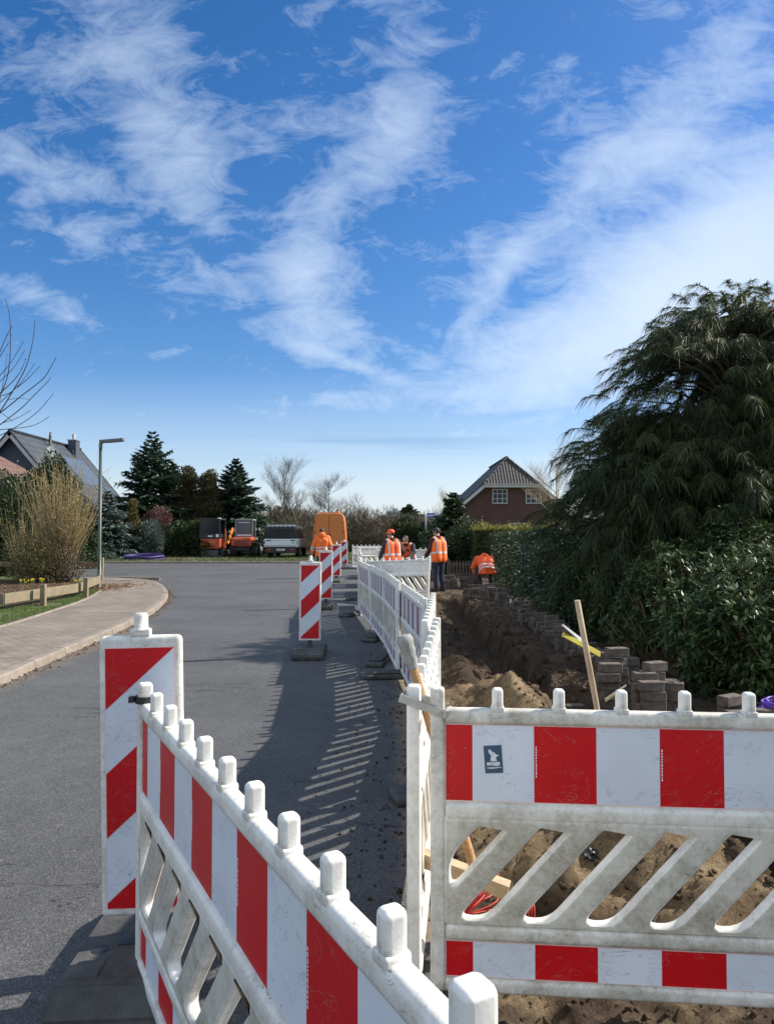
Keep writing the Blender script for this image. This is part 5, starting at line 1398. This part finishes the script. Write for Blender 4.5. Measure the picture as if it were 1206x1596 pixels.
slab('roof_hip', [(hx0-.02, -.42, zh-.02), (-hx0+.02, -.42, zh-.02), (0, apex_y+.02, za+.03)], .1, 'tile_grey')
def bar(name, a, b, w_, h, mat, p):
    a, b = Vector(a), Vector(b); d = b-a; m = Matrix.Translation(a) @ d.to_track_quat('X', 'Z').to_matrix().to_4x4(); bm = bmesh.new(); box(bm, 0, d.length, -w_/2, w_/2, -h, 0, .01, mat=m); return obj(name, bm, mat, p)
bar('bargeboard', (hx0-.02, -.4, zh-.12), (-ex-.02, -.4, ze-.14), .04, .2, 'wood_white', t); bar('bargeboard', (-hx0, -.4, zh-.12), (ex, -.4, ze-.14), .04, .2, 'wood_white', t)
bar('fascia', (hx0+.05, -.47, zh-.1), (-hx0-.05, -.47, zh-.1), .04, .17, 'wood_white', t); bar('gutter', (hx0, -.52, zh-.03), (-hx0, -.52, zh-.03), .08, .07, 'steel', t)
bar('ridge', (0, apex_y, za+.07), (0, 9.9, za+.07), .22, .1, 'tile_side', t)
for s in (-1, 1): bar('hip_cap', (hx0 if s < 0 else -hx0, -.42, zh+.05), (0, apex_y, za+.08), .16, .08, 'tile_side', t)
for (a, b) in ((767, 790.5), (819, 843)): window_on(t, (a-795.5)*k, (b-795.5)*k, gz(785, HD), gz(762, HD), 0, 3, 3)
window_on(t, (793-795.5)*k, (821-795.5)*k, 1.0, gz(815, HD), 0, 3, 1)

t = thing('gable_house', 'house with a long anthracite tiled roof, dark gable, chimney and satellite dish', 'house', (-23.6, 47, 0))
zr, zE, hw, dl = 8.0, 2.9, 4.3, 10.2
def plane_z(x): return zr-(zr-zE)*abs(x)/hw
bm = bmesh.new(); prism(bm, [(-3.9, 0), (3.9, 0), (3.9, plane_z(3.9)-.2), (0, zr-.25), (-3.9, plane_z(3.9)-.2)], 0, dl-.5); obj('wall', bm, 'blue_board', t)
for s in (-1, 1): slab('roof', [(0, -.5, zr), (s*hw, -.5, zE), (s*hw, dl, zE), (0, dl, zr)], .18, 'tile_slate')
for s in (-1, 1): bar('bargeboard', (0, -.53, zr-.03), (s*(hw+.02), -.53, zE-.03), .05, .26, 'wood_white', t)
for s in (-1, 1): bar('verge_cap', (0, -.5, zr+.09), (s*(hw+.02), -.5, zE+.09), .2, .1, 'tile_slate', t)
bar('ridge', (0, -.5, zr+.1), (0, dl, zr+.1), .26, .12, 'tile_slate', t)
bar('verge_cap', (0, dl, zr+.05), (hw, dl, zE+.05), .12, .12, 'tile_slate', t)
bm = bmesh.new(); box(bm, .25, .85, 7.4, 8.1, 6.6, 8.35, .02); ch = obj('chimney', bm, 'blue_board', t)
bm = bmesh.new(); box(bm, .2, .9, 7.35, 8.15, 8.35, 8.42, .01); tube(bm, [(.55, 7.75, 8.4), (.55, 7.75, 8.85)], .12, 10); obj('chimney_pot', bm, 'steel', ch)
bm = bmesh.new(); tube(bm, [(.5, 4.0, 7.3), (.5, 4.0, 8.2), (.5, 4.0, 8.5)], [.1, .09, .05], 8); obj('vent_pipe', bm, 'black', t)
bm = bmesh.new()
dc = Vector((1.15, 3.1, 7.05)); dn = Vector((.5, -.85, .3)).normalized(); q = dn.to_track_quat('Z', 'Y').to_matrix().to_4x4(); rings = []
for i in range(5):
    rr = .46*i/4; rings.append([bm.verts.new(dc+(q @ Vector((rr*math.cos(a), rr*math.sin(a), rr*rr*.45)))) for a in [2*math.pi*j/20 for j in range(20)]] if i else [bm.verts.new(dc)])
for a, b in zip(rings, rings[1:]):
    for j in range(20):
        bm.faces.new((a[0], b[j], b[(j+1) % 20]) if len(a) == 1 else (a[j], b[j], b[(j+1) % 20], a[(j+1) % 20]))
bmesh.ops.solidify(bm, geom=bm.faces[:], thickness=.02); tube(bm, [dc, dc+Vector((0, .3, -.6))], .025, 6); obj('satellite_dish', bm, 'pale', t)
def on_slope(x0, x1, y0, y1, mat, name, th=.06):
    pts = [(x0, y0, plane_z(x0)+th), (x1, y0, plane_z(x1)+th), (x1, y1, plane_z(x1)+th), (x0, y1, plane_z(x0)+th)]; return slab(name, pts, th, mat)
on_slope(.95, 2.6, 4.8, 8.4, 'solar', 'solar_panel') if 'solar' in M else on_slope(.95, 2.6, 4.8, 8.4, 'glass_grey', 'solar_panel')
on_slope(2.55, 3.25, 6.5, 7.3, 'glass_grey', 'skylight'); on_slope(2.55, 3.25, 8.2, 9.0, 'glass_grey', 'skylight')
t = thing('bungalow', 'brown tiled hipped roof of a low house at the left edge', 'house', (-21.5, 37, 0))
bm = bmesh.new(); box(bm, -3.6, 2.6, 0, 6, 0, 4.1); obj('wall', bm, 'brick', t)
ap = (-.7, 2.6, 5.95)
E = [(-4.1, -.4, 4.0), (3.0, -.4, 4.0), (3.0, 6.4, 4.0), (-4.1, 6.4, 4.0)]
bm = bmesh.new(); vv = [bm.verts.new(p) for p in E]+[bm.verts.new((-1.8, 2.8, 6.0)), bm.verts.new((.2, 2.8, 6.0))]
for f in ((0, 1, 5, 4), (1, 2, 5), (2, 3, 4, 5), (3, 0, 4), (3, 2, 1, 0)): bm.faces.new([vv[i] for i in f])
obj('roof', bm, 'tile_brown', t)

# far buildings
def block(name, label, cat, x, D_, w_, d_, z1, wall, floors=0, roof=None, rh=0, wins=None):
    t = thing(name, label, cat, (x, D_, 0)); bm = bmesh.new(); box(bm, -w_/2, w_/2, 0, d_, -1, z1); obj('wall', bm, wall, t)
    for f in range(floors):
        zz = z1-(f+1)*3.2+.6
        if zz < 1: break
        bm = bmesh.new(); box(bm, -w_/2-.05, w_/2+.05, -.08, .02, zz, zz+1.5); obj('window', bm, 'far_glass', t)
    if roof:
        bm = bmesh.new(); o = .6; vv = [bm.verts.new(p) for p in ((-w_/2-o, -o, z1), (w_/2+o, -o, z1), (w_/2+o, d_+o, z1), (-w_/2-o, d_+o, z1), (-w_/2+rh, d_/2, z1+rh), (w_/2-rh, d_/2, z1+rh))]
        for f in ((0, 1, 5, 4), (1, 2, 5), (2, 3, 4, 5), (3, 0, 4), (3, 2, 1, 0)): bm.faces.new([vv[i] for i in f])
        obj('roof', bm, roof, t)
    return t
M['far_glass'] = simple('far_window_band', (.12, .17, .2), .4, .2, .3)
t = block('office_block', 'pale far office block with window bands above the roofs', 'building', gx(615, 500), 500, 10.3, 8, gz(796, 500), 'far_white', 5)
bm = bmesh.new(); box(bm, -1.5, 2.3, 2, 6, gz(796, 500), gz(792.5, 500)); obj('plant_room', bm, 'far_white', t)
block('office_block', 'low grey far block left of the pale office block', 'building', gx(596, 490), 490, 5.6, 8, gz(803, 490), 'far_dark', 2)
block('far_house', 'far house with a dull red roof behind the brown brush', 'house', gx(595, 180), 180, 7, 8, 3.0, 'far_wall', 0, 'far_roof_red', 2.0)
block('far_house', 'far house with a dark roof left of the round evergreen', 'house', gx(616, 200), 200, 9, 8, 3.2, 'far_wall', 0, 'far_roof_dark', 2.2)
block('far_house', 'far long house with a dark roof between the round evergreen and the street sign', 'house', gx(662, 220), 220, 15, 9, 3.6, 'far_wall', 0, 'far_roof_dark', 2.6)
t = thing('garden_wall', 'far pale low wall left of the round evergreen', 'wall', (gx(608, 110), 110, 0)); bm = bmesh.new(); box(bm, -3.2, 2.4, 0, .2, 0, 1.9); box(bm, -3.3, 2.5, -.05, .25, 1.9, 2.05); obj('wall', bm, 'far_white', t)

# ------------------------------------------------------------------ trees and shrubs, left and far
def ht(y, D_): return gz(y, D_)-.09
fir('fir_tree', 'tall dark fir with an open pointed top, tallest on the left', 'tree', (gx(236, 50), 50, .05), ht(671, 50), 3.4, 'lf_fir', 3, 26, .05, 1.6, .14)
fir('fir_tree', 'dark fir with layered branches behind the two orange machines', 'tree', (gx(367, 51), 51, .05), ht(714, 51), 2.9, 'lf_fir', 5, 24, .08, 1.8, .15)
fir('spruce_tree', 'grey blue spruce standing right of the lamp post', 'tree', (gx(168, 43), 43, .05), ht(764, 43), 1.9, 'lf_blue', 8, 20, .02, 1.5, .13, upturn=-.05)
fir('conifer_tree', 'dense dark conifer close right of the tallest fir', 'tree', (gx(266, 52), 52, .05), ht(718, 52), 2.4, 'lf_dark', 12, 26, .0, 2.2, .17)
bush('conifer_tree', 'brownish conifer just left of the fir behind the machines', 'tree', (gx(325, 50), 50, 0), [(0, 0, 2.0, 1.05, 1, 2.3), (-.1, 0, 3.8, .75, .7, 1.6), (.1, 0, 4.9, .4, .4, .85)], 22000, .17, 'lf_thuja', 114, .3)
bush('conifer_tree', 'brownish conifer with a blunt top in the middle of the dark row', 'tree', (gx(293, 50), 50, 0), [(0, 0, 2.0, 1.15, 1, 2.3), (.1, 0, 3.9, .75, .7, 1.6), (0, 0, 5.0, .4, .4, .9)], 22000, .17, 'lf_thuja', 113, .3)
fir('conifer_tree', 'low dark conifer right behind the mini excavator', 'tree', (gx(345, 53), 53, .05), ht(765, 53), 1.5, 'lf_dark', 15, 20, .0, 2.2, .17)
bush('shrub', 'narrow olive coloured evergreen between the grey spruce and the tallest fir', 'shrub', (gx(205, 44.5), 44.5, 0), [(0, 0, 1.5, .55, .55, 1.7), (0, 0, 2.6, .3, .3, .9)], 7000, .16, 'lf_olive', 4)
bush('shrub', 'greyish evergreen shrub below the tallest fir', 'shrub', (gx(232, 44.5), 44.5, 0), [(0, 0, .9, .8, .7, 1.3)], 6000, .15, 'lf_blue', 5)
bush('shrub', 'reddish brown shrub in front of the tallest fir', 'shrub', (gx(243, 46.5), 46.5, 0), [(0, 0, 1.9, 1.0, .8, 1.1)], 4500, .16, 'lf_red', 6)
bush('shrub', 'dark shrub at the foot of the brownish conifers', 'shrub', (gx(283, 46), 46, 0), [(0, 0, 1.0, 1.5, .8, 1.4), (1.4, 0, .8, 1.0, .8, 1.1)], 10000, .17, 'lf_dark', 7)
bush('shrub', 'dark weeping shrub left of the mini excavator', 'shrub', (gx(305, 45.5), 46.5, 0), [(0, 0, .9, .9, .8, 1.4)], 7000, .15, 'lf_thuja', 9)
bush('shrub', 'green shrub between the loader and the pickup', 'shrub', (gx(402, 55), 55, 0), [(0, 0, 1.2, 1.3, 1, 1.5)], 6000, .17, 'lf_hedge', 10)
bush('evergreen_tree', 'tall dark evergreen behind the twiggy shrub on the left', 'tree', (gx(72, 29), 29, 0), [(0, 0, 1.9, 1.3, 1.3, 2.3), (.4, 0, 3.4, .7, .8, 1.15), (-1.1, 0, 1.6, 1.0, 1.1, 1.7)], 26000, .14, 'lf_dark', 11)
bush('evergreen_tree', 'dark evergreen at the left edge of the picture', 'tree', (gx(10, 27), 27, 0), [(0, 0, 1.6, 1.2, 1.3, 2.2), (-1.4, 0, 1.4, 1.4, 1.2, 2.0)], 26000, .13, 'lf_dark', 12)
bush('evergreen_tree', 'dark evergreen right behind the twiggy shrub', 'tree', (gx(118, 33), 33, 0), [(0, 0, 1.1, 1.1, 1.1, 1.5)], 10000, .14, 'lf_dark', 18)
bush('shrub', 'yellow green low shrub left of the twiggy shrub', 'shrub', (gx(52, 22), 22, .1), [(0, 0, .7, .8, .7, .75), (.45, 0, .6, .5, .6, .6)], 12000, .055, 'lf_olive', 13)
# forsythia-like twiggy shrub
def twiggy(name, label, loc, n, H, W_, seed, mat, bud):
    r = np.random.default_rng(seed); t = thing(name, label, 'shrub', loc); sg = []; B = []
    for i in range(n):
        a = r.random()*6.283; rad = abs(r.normal())*.14; p = np.array([math.cos(a)*rad, math.sin(a)*rad, 0]); lean = (r.random()**.9)*.6*W_
        d = np.array([math.cos(a)*lean, math.sin(a)*lean, 1.0]); d /= np.linalg.norm(d); ln = H*(.5+.55*r.random())*(1-.28*lean); q = p; rr = .013+.008*r.random(); k = 7
        for s in range(k):
            bend = np.array([0, 0, .06]) if s > 2 else np.array([math.cos(a), math.sin(a), 0])*.03
            d = d+bend+r.normal(size=3)*.045; d /= np.linalg.norm(d); q2 = q+d*ln/k; sg.append([*q, *q2, rr*(1-s/k*.75), rr*(1-(s+1)/k*.75)])
            if s > 1:
                for _ in range(3): B.append(q+(q2-q)*r.random()+r.normal(size=3)*.01)
            if s > 0 and r.random() < .3:
                dd = d+r.normal(size=3)*.4; dd /= np.linalg.norm(dd); q3 = q2+dd*ln*.2*r.random(); sg.append([*q2, *q3, rr*.45, rr*.2]); B.append(q3)
            q = q2
    V, F = tubes(sg, 3); obj('stem', np_mesh('stem', V, F), mat, t)
    B = np.array(B); V, F = leaves(B, rdir(len(B))+[0, 0, .8], .05, .028); obj('bud', np_mesh('bud', V, F), bud, t); t.children[-1]['kind'] = 'stuff'; return t
twiggy('forsythia_shrub', 'large twiggy spring shrub with upright yellowish shoots inside the rail fence', (gx(98, 23), 23, .1), 330, 3.7, .55, 4, 'twig_pale', 'lf_buds')
twiggy('forsythia_shrub', 'thin twiggy shrub between the evergreens and the big twiggy shrub', (gx(40, 23.5), 23.5, .1), 70, 2.7, .7, 9, 'twig_pale', 'lf_yellow')
bush('shrub', 'tangled brown dead growth at the foot of the twiggy shrub', 'shrub', (gx(106, 22.3), 22.3, .1), [(0, 0, .55, .55, .5, .6)], 2600, .05, 'lf_brush', 21)
def daff(x, y, n, label, seed):
    r = random.Random(seed); t = thing('daffodil', label, 'flower', (x, y, .1)); bm = bmesh.new(); P = []
    for i in range(n):
        a = Vector((r.gauss(0, .05), r.gauss(0, .05), 0)); b = a+Vector((r.gauss(0, .06), r.gauss(0, .06), r.uniform(.2, .3))); tube(bm, [a, (a+b)/2, b], [.006, .005, .004], 5); P.append(b)
    obj('stem', bm, 'grass', t)
    for b in P:
        f = bmesh.new()
        for k in range(6):
            a = k*math.pi/3; d = Vector((math.cos(a), -.25, math.sin(a)))*.033; s = Vector((-math.sin(a), 0, math.cos(a)))*.016
            vs = [f.verts.new(b), f.verts.new(b+d*.55+s), f.verts.new(b+d), f.verts.new(b+d*.55-s)]; f.faces.new(vs)
        tube(f, [b, b+Vector((0, -.03, 0))], [.012, .018], 8); obj('blossom', f, 'petal', t)
for i, (x, y) in enumerate(((36, 888), (43, 885), (51, 890), (58, 886), (112, 889))):
    D_ = 19.5; daff(gx(x, D_), D_+.1*i, 3 if i != 4 else 4, ['yellow daffodil clump farthest left under the shrub', 'yellow daffodil clump second from left', 'yellow daffodil clump third from left', 'yellow daffodil clump fourth from left', 'yellow daffodil clump at the foot of the twiggy shrub'][i], i)
bare_tree('bare_tree', 'bare tree with an upright fan of branches behind the pickup', (gx(444, 62), 62, 0), ht(716, 62), .5, 3, trunk_r=.12, dens=2.0, fork=.15, group=None)
bare_tree('bare_tree', 'broad bare tree behind the orange van', (gx(512, 66), 66, 0), ht(736, 66), .85, 6, trunk_r=.13, dens=2.0, fork=.2, upright=.3)
bare_tree('bare_tree', 'small bare tree right of the orange van', (gx(560, 70), 70, 0), ht(770, 70), .9, 8, trunk_r=.12, upright=.2)
bare_tree('bare_tree', 'pale bare tree behind the conifer by the brick house', (gx(694, 62), 62, 0), ht(766, 62), .7, 9, trunk_r=.12, mat='twig_pale')
bare_tree('bare_tree', 'bare tree right of the brick house roof behind the cypress', (gx(868, 40), 40, 0), ht(700, 40), .7, 10, trunk_r=.12, mat='twig_pale')
bare_tree('bare_tree', 'low bare tree between the fir and the pickup', (gx(420, 64), 64, 0), ht(768, 64), .9, 12, trunk_r=.12, upright=.2)
# brown brush: one mass
E = []
for i in range(64):
    x = random.uniform(385, 705); D_ = random.uniform(58, 72); h = random.uniform(1.2, 1.95)*(1 if x > 560 else 1.1); E.append((gx(x, D_), D_, h*.85, random.uniform(1.3, 2.4), 1.6, h))
RNG = np.random.default_rng(5)
P, d = in_ells(E, 90000, .4); P[:, 2] = np.abs(P[:, 2]); nn = noise3(P, .7, 3); P, d = P[nn > -.25], d[nn > -.25]
D_ = d*.5+rdir(len(P))*.7+[0, 0, .9]; V, F = ribbons(P, D_, .45*(.4+RNG.random(len(P))), .035, .1, 1, .8)
o = obj('thicket', np_mesh('thicket', V, F), 'lf_brush'); tag(o, 'brown leafless thicket beyond the verge', None, None, 'stuff')
P, d = in_ells([(e[0], e[1]-.5, .5, e[3], 1.4, .6) for e in E if e[0] > -9], 26000, .3); P[:, 2] = np.abs(P[:, 2])
V, F = leaves(P, rdir(len(P))+[0, 0, .5], .16, .07); tag(obj('undergrowth', np_mesh('undergrowth', V, F), 'lf_olive'), 'greenish undergrowth at the foot of the thicket', None, None, 'stuff')
# far tree line
E = []
for i in range(90):
    D_ = random.uniform(120, 260); x = gx(random.uniform(-200, 1500), D_); h = random.uniform(2, 4.2) if 480 < 603+x/D_*FPX < 740 else random.uniform(3, 6); E.append((x, D_, h*.5, random.uniform(3, 8), 3, h*.6))
P, d = in_ells(E, 60000, .5); P[:, 2] = np.abs(P[:, 2]); V, F = leaves(P, rdir(len(P))+[0, 0, .6], 1.0, .35)
tag(obj('far_woods', np_mesh('far_woods', V, F), 'lf_brush'), 'far brownish line of trees', None, None, 'stuff')
# cedar far and round evergreen
fir('conifer_tree', 'far flat topped conifer right of the pale office block', 'tree', (gx(637, 150), 150, 0), ht(786, 150), 3.6, 'lf_dark', 31, 14, .3, 1.5, .45)
bush('evergreen_tree', 'dark round evergreen behind the worker in a cap', 'tree', (gx(634, 50), 50, 0), [(0, 0, 1.2, 1.05, 1, 1.55)], 12000, .16, 'lf_dark', 22)
bush('shrub', 'brown shrub right of the dark round evergreen', 'shrub', (gx(655, 52), 52, 0), [(0, 0, 1.0, .8, .8, 1.4)], 5000, .16, 'lf_brush', 23)
# right side: conifer by the standing worker, hedges
fir('conifer_tree', 'bushy dark conifer right behind the standing worker', 'tree', (gx(706, 29), 29, 0), gz(768, 29), 1.35, 'lf_dark', 41, 24, .0, 2.6, .08)
bush('shrub', 'rounded dark shrub right of the bushy conifer above the picket fence', 'shrub', (gx(733, 28), 28, 0), [(0, 0, .95, .85, .8, 1.1), (-.5, 0, .8, .6, .8, .95)], 15000, .085, 'lf_dark', 42)
bush('shrub', 'dark low bush left of the bushy conifer', 'shrub', (gx(675, 30), 30, 0), [(0, 0, .9, .5, .6, 1.15)], 6000, .08, 'lf_dark', 45)
def hedge(name, label, x0, x1, y0, y1, h, n, size, mat, seed, topmat=None):
    r = np.random.default_rng(seed); t = thing(name, label, 'hedge', ((x0+x1)/2, (y0+y1)/2, 0)); P = r.random((n, 3))
    f = r.random(n); P = (P-.5)*[x1-x0, y1-y0, 0]+[0, 0, 1]*r.random((n, 1))*h
    m = f < .7; side = r.integers(0, 4, n); ed = .12*r.random(n)**1.5
    P[m & (side == 0), 1] = (-(y1-y0)/2+ed)[m & (side == 0)]; P[m & (side == 1), 0] = (-(x1-x0)/2+ed)[m & (side == 1)]; P[m & (side == 2), 2] = (h-ed)[m & (side == 2)]; P[m & (side == 3), 0] = ((x1-x0)/2-ed)[m & (side == 3)]
    nn = noise3(P, 1.5, seed); P += (nn[:, None]*.13)*np.array([1, 1, .8]); D_ = rdir(n)+P*[.3, .3, 0]+[0, -.1, .5]; Ln = size*(.6+.8*r.random(n)); V, F = leaves(P, D_, Ln, Ln*.5)
    obj('foliage', np_mesh('foliage', V, F), mat, t)
    if topmat:
        k = n//5; Q = (r.random((k, 3))-.5)*[x1-x0, (y1-y0), 0]+[0, 0, h]; Q[:, 2] += .12*np.abs(r.normal(size=k))*(.6+noise3(Q, 2, seed+1)); V, F = leaves(Q, rdir(k)*.5+[0, 0, 1], size*1.3, size*.5); obj('top_leaves', np_mesh('top_leaves', V, F), topmat, t)  # larger yellowish leaves scattered over the hedge top
    sg = [[x, y, -.05, x+r.normal()*.2, y, h*.8, .03, .01] for x, y in (r.random((16, 2))-.5)*[x1-x0, y1-y0]]; V, F = tubes(sg, 4); obj('stem', np_mesh('stem', V, F), 'bark', t); return t
hedge('hedge', 'olive hedge with yellowish top in front of the brick house', gx(738, 27), gx(880, 27), 26.6, 28.2, gz(828, 27), 42000, .065, 'lf_hedge', 51, 'lf_yellow')
hedge('hedge', 'dark trimmed hedge beside the crouching worker', gx(776, 19)+.28, 6.0, 17.6, 22.5, gz(832, 18.5), 42000, .06, 'lf_dark', 52)
bush('ivy_bush', 'grey green leafy bush between the trimmed hedge and the great cypress', 'shrub', (3.45, 13.8, 0), [(0, 0, .7, .75, 1.6, 1.0), (.1, 2.2, .7, .8, 1.3, 1.0), (-.05, -1.6, .55, .6, 1.2, .75)], 30000, .075, 'lf_laurel', 53)
# great weeping cypress
def cypress():
    global RNG
    RNG = np.random.default_rng(77); t = thing('cypress_tree', 'huge dark weeping cypress overhanging the hedge on the right', 'tree', (5.75, 12.2, 0))
    E = np.array([(-.1, 0, 3.7, 1.85, 1.7, 1.45), (-.15, 0, 4.55, 1.3, 1.2, .85), (.9, .2, 4.75, 1.3, 1.2, .8), (-1.35, -.1, 2.25, 1.35, 1.7, 1.2), (0, -.3, 1.7, 2.3, 2.2, 1.9), (1.5, 0, 3.0, 1.8, 1.8, 1.8), (-1.75, 0, 1.3, 1.2, 1.6, 1.35), (-1.2, .1, 2.8, .8, 1.0, .5), (1.8, .3, 1.7, 2, 2, 1.8), (-.9, 0, 3.6, .85, .9, .7), (1.9, .1, 4.35, 1.2, 1.2, 1.0), (-.75, -.3, 4.0, .95, 1.0, .8), (.3, -.2, 4.9, 1.2, 1.0, .6)])
    n = 7600; P, d = in_ells(E, n, .5); k = P[:, 2] > .25; P, d = P[k], d[k]
    nn = noise3(P, .9, 4); keep = nn > -.33; P, d = P[keep], d[keep]; P += d*(noise3(P, 1.1, 9)*.55)[:, None]
    Vp = []
    m = 66
    for i in range(len(P)):
        pass
    # sprays: arching feathers that run outwards and hang at their tips
    n = len(P); out = unit(d*[1, 1, .3]+rdir(n)*.35+[0, 0, .25]); ln = .25+.36*RNG.random(n); side = unit(np.cross(out, [0, 0, 1.]))
    PP, DD, LL = [], [], []
    for s in range(m):
        u = RNG.random((n, 1)); c = P+out*ln[:, None]*u+np.array([0, 0, -.5])*(ln[:, None]*u**2)
        sg = np.where(RNG.random((n, 1)) < .5, -1, 1); dd = out*.55+side*sg*(.6*RNG.random((n, 1)))+rdir(n)*.3+np.array([0, 0, -.35])*u
        PP.append(c); DD.append(dd); LL.append((.09+.15*RNG.random(n)))
    PP, DD, LL = np.concatenate(PP), np.concatenate(DD), np.concatenate(LL)
    V, F = ribbons(PP, DD, LL, .007+.008*RNG.random(len(PP)), .8, 2, .7)
    obj('crown', np_mesh('crown', V, F), 'lf_cypress', t)
    sg = [[0, 0, -.1, .05, 0, 2, .2, .16], [.05, 0, 2, .0, .1, 4, .16, .08], [0, .1, 4, .2, .1, 5.2, .08, .02]]
    for i in range(0, n, 5):
        q = P[i]; z = max(.4, q[2]-.35*np.linalg.norm(q[:2])); a = np.array([.03, .03, z]); mm = (a+q)/2+[0, 0, .15]; sg += [[*a, *mm, .028, .018], [*mm, *q, .018, .006]]
    V, F = tubes(sg, 5); obj('trunk', np_mesh('trunk', V, F), 'bark', t); print('CYP', len(PP))
cypress()
# rhododendrons: whorls of long leathery leaves
def rhodo(label, loc, E, n, seed, size=.088):
    global RNG
    RNG = np.random.default_rng(seed); t = thing('rhododendron', label, 'shrub', loc); P, d = in_ells(E, int(n*1.7), .5); k = P[:, 2] > .03; P, d = P[k], d[k]
    P += d*(noise3(P, 1.3, seed)*.45)[:, None]+d*(noise3(P, 4, seed)*.12)[:, None]; n = len(P); ax = unit(d*.8+rdir(n)*.4+[0, 0, .65])
    PP, DD = [], []
    a1 = unit(np.cross(ax, rdir(n))); a2 = np.cross(ax, a1)
    for k in range(8):
        th = 2*math.pi*k/8+RNG.random((n, 1)); el = .15+.55*RNG.random((n, 1)); PP.append(P); DD.append((a1*np.cos(th)+a2*np.sin(th))+ax*el-[0, 0, .12])
    for k in range(2): PP.append(P-ax*.04); DD.append(unit(rdir(n))+[0, 0, -.3])
    PP, DD = np.concatenate(PP), np.concatenate(DD); Ln = size*(.65+.6*RNG.random(len(PP))); V, F = leaves(PP, DD, Ln, Ln*.33, up=np.array([0, 0, 1.]))
    obj('foliage', np_mesh('foliage', V, F), 'lf_rhodo', t); sg = []
    for i in range(0, n, 9): q = P[i]; a = np.array([q[0]*.35, q[1]*.5, -.03]); mm = (a+q)/2+RNG.normal(size=3)*.06; sg += [[*a, *mm, .014, .01], [*mm, *q, .01, .004]]
    V, F = tubes(sg, 4); obj('stem', np_mesh('stem', V, F), 'twig_pale', t)
rhodo('rhododendron with sunlit leaves nearest the camera on the right', (4.0, 6.9, 0), [(0, 0, .55, 1.05, .9, .75), (.7, .2, .75, 1.0, 1.0, .85), (-.45, .5, .4, .6, .7, .55), (.3, 1.0, .8, .9, .8, .75)], 3300, 61)
rhodo('rhododendron in deep shade left of the sunlit one', (3.65, 9.3, 0), [(0, 0, .6, .75, 1.0, .8), (-.05, -1.2, .5, .65, .8, .65), (1, .1, .8, 1, 1.2, .95)], 3000, 62)
rhodo('rhododendron below the cypress behind the marking stakes', (3.6, 11.6, 0), [(0, 0, .7, .75, 1.1, .85), (.9, .4, .8, .9, 1.1, .95)], 2200, 63)
# bare shoots reaching in at the upper left
t = thing('bare_tree', 'bare tree with long thin arching shoots reaching in at the left edge', 'tree', (gx(-95, 12), 12, .1)); O = Vector(t.location); sg = []; rr_ = random.Random(5)
def crop(p, dd=0): return at(p[0]/5.48, 460+p[1]/5.48, 12+dd)
SH = [([(-330, 1250), (-60, 960), (0, 870), (70, 680), (93, 430), (85, 180), (50, 30)], .011), ([(-330, 1400), (-80, 1080), (0, 1000), (130, 790), (230, 600), (285, 380), (300, 220)], .012),
      ([(-330, 1380), (-60, 1050), (0, 1010), (200, 850), (370, 715), (440, 610), (485, 530)], .011), ([(-330, 1450), (-60, 1160), (0, 1110), (180, 970), (300, 850), (410, 740), (435, 700)], .010),
      ([(-330, 1500), (-60, 1225), (0, 1200), (150, 1120), (320, 1000), (460, 840)], .009), ([(-330, 1400), (-60, 1160), (0, 1150), (240, 1125), (340, 1090), (425, 1035)], .007),
      ([(-300, 1100), (-60, 640), (0, 530), (50, 450), (80, 400)], .008), ([(-300, 1150), (-60, 760), (0, 690), (100, 570), (205, 390)], .008), ([(-300, 1200), (-60, 800), (0, 740), (120, 620), (215, 470)], .007),
      ([(0, 900), (30, 750), (50, 620), (65, 500)], .005), ([(0, 840), (100, 750), (180, 650), (225, 540)], .007), ([(20, 860), (110, 820), (220, 700), (300, 580)], .006), ([(150, 790), (250, 705), (350, 600)], .006), ([(0, 490), (60, 350), (110, 260)], .006),
      ([(0, 920), (100, 830), (130, 790)], .006), ([(30, 1090), (150, 1050), (270, 980)], .005), ([(20, 1010), (110, 1075)], .004), ([(60, 900), (150, 880), (250, 890)], .004)]
for pts, r0 in SH:
    dd = rr_.uniform(-.6, .6) if pts[0][0] < -100 else 0; P = [crop(p, dd*min(1, max(0, (p[0]+330)/330))) for p in pts]; Q = catmull(P, 6); n = len(Q)
    for i in range(n-1): sg.append([*(Q[i]-O), *(Q[i+1]-O), r0*(1-.75*i/n)+.0015, r0*(1-.75*(i+1)/n)+.0015])
    for i in range(n//2, n-1, 4): b = Q[i]-O; sg.append([*b, *(b+Vector((rr_.gauss(0, .012), 0, .015))), r0*.75, r0*.3])
hub = crop((-330, 1400))-O; sg.append([0, 0, -.1, hub.x*.5, 0, 1.0, .12, .09]); sg.append([hub.x*.5, 0, 1.0, hub.x, hub.y, hub.z, .09, .05])
for pts, r0 in SH[:9]: b = crop(pts[0])-O; sg.append([hub.x*.5, 0, 1.0, *b, .05, .014])
V, F = tubes(sg, 5); obj('shoots', np_mesh('shoots', V, F), 'twig', t)
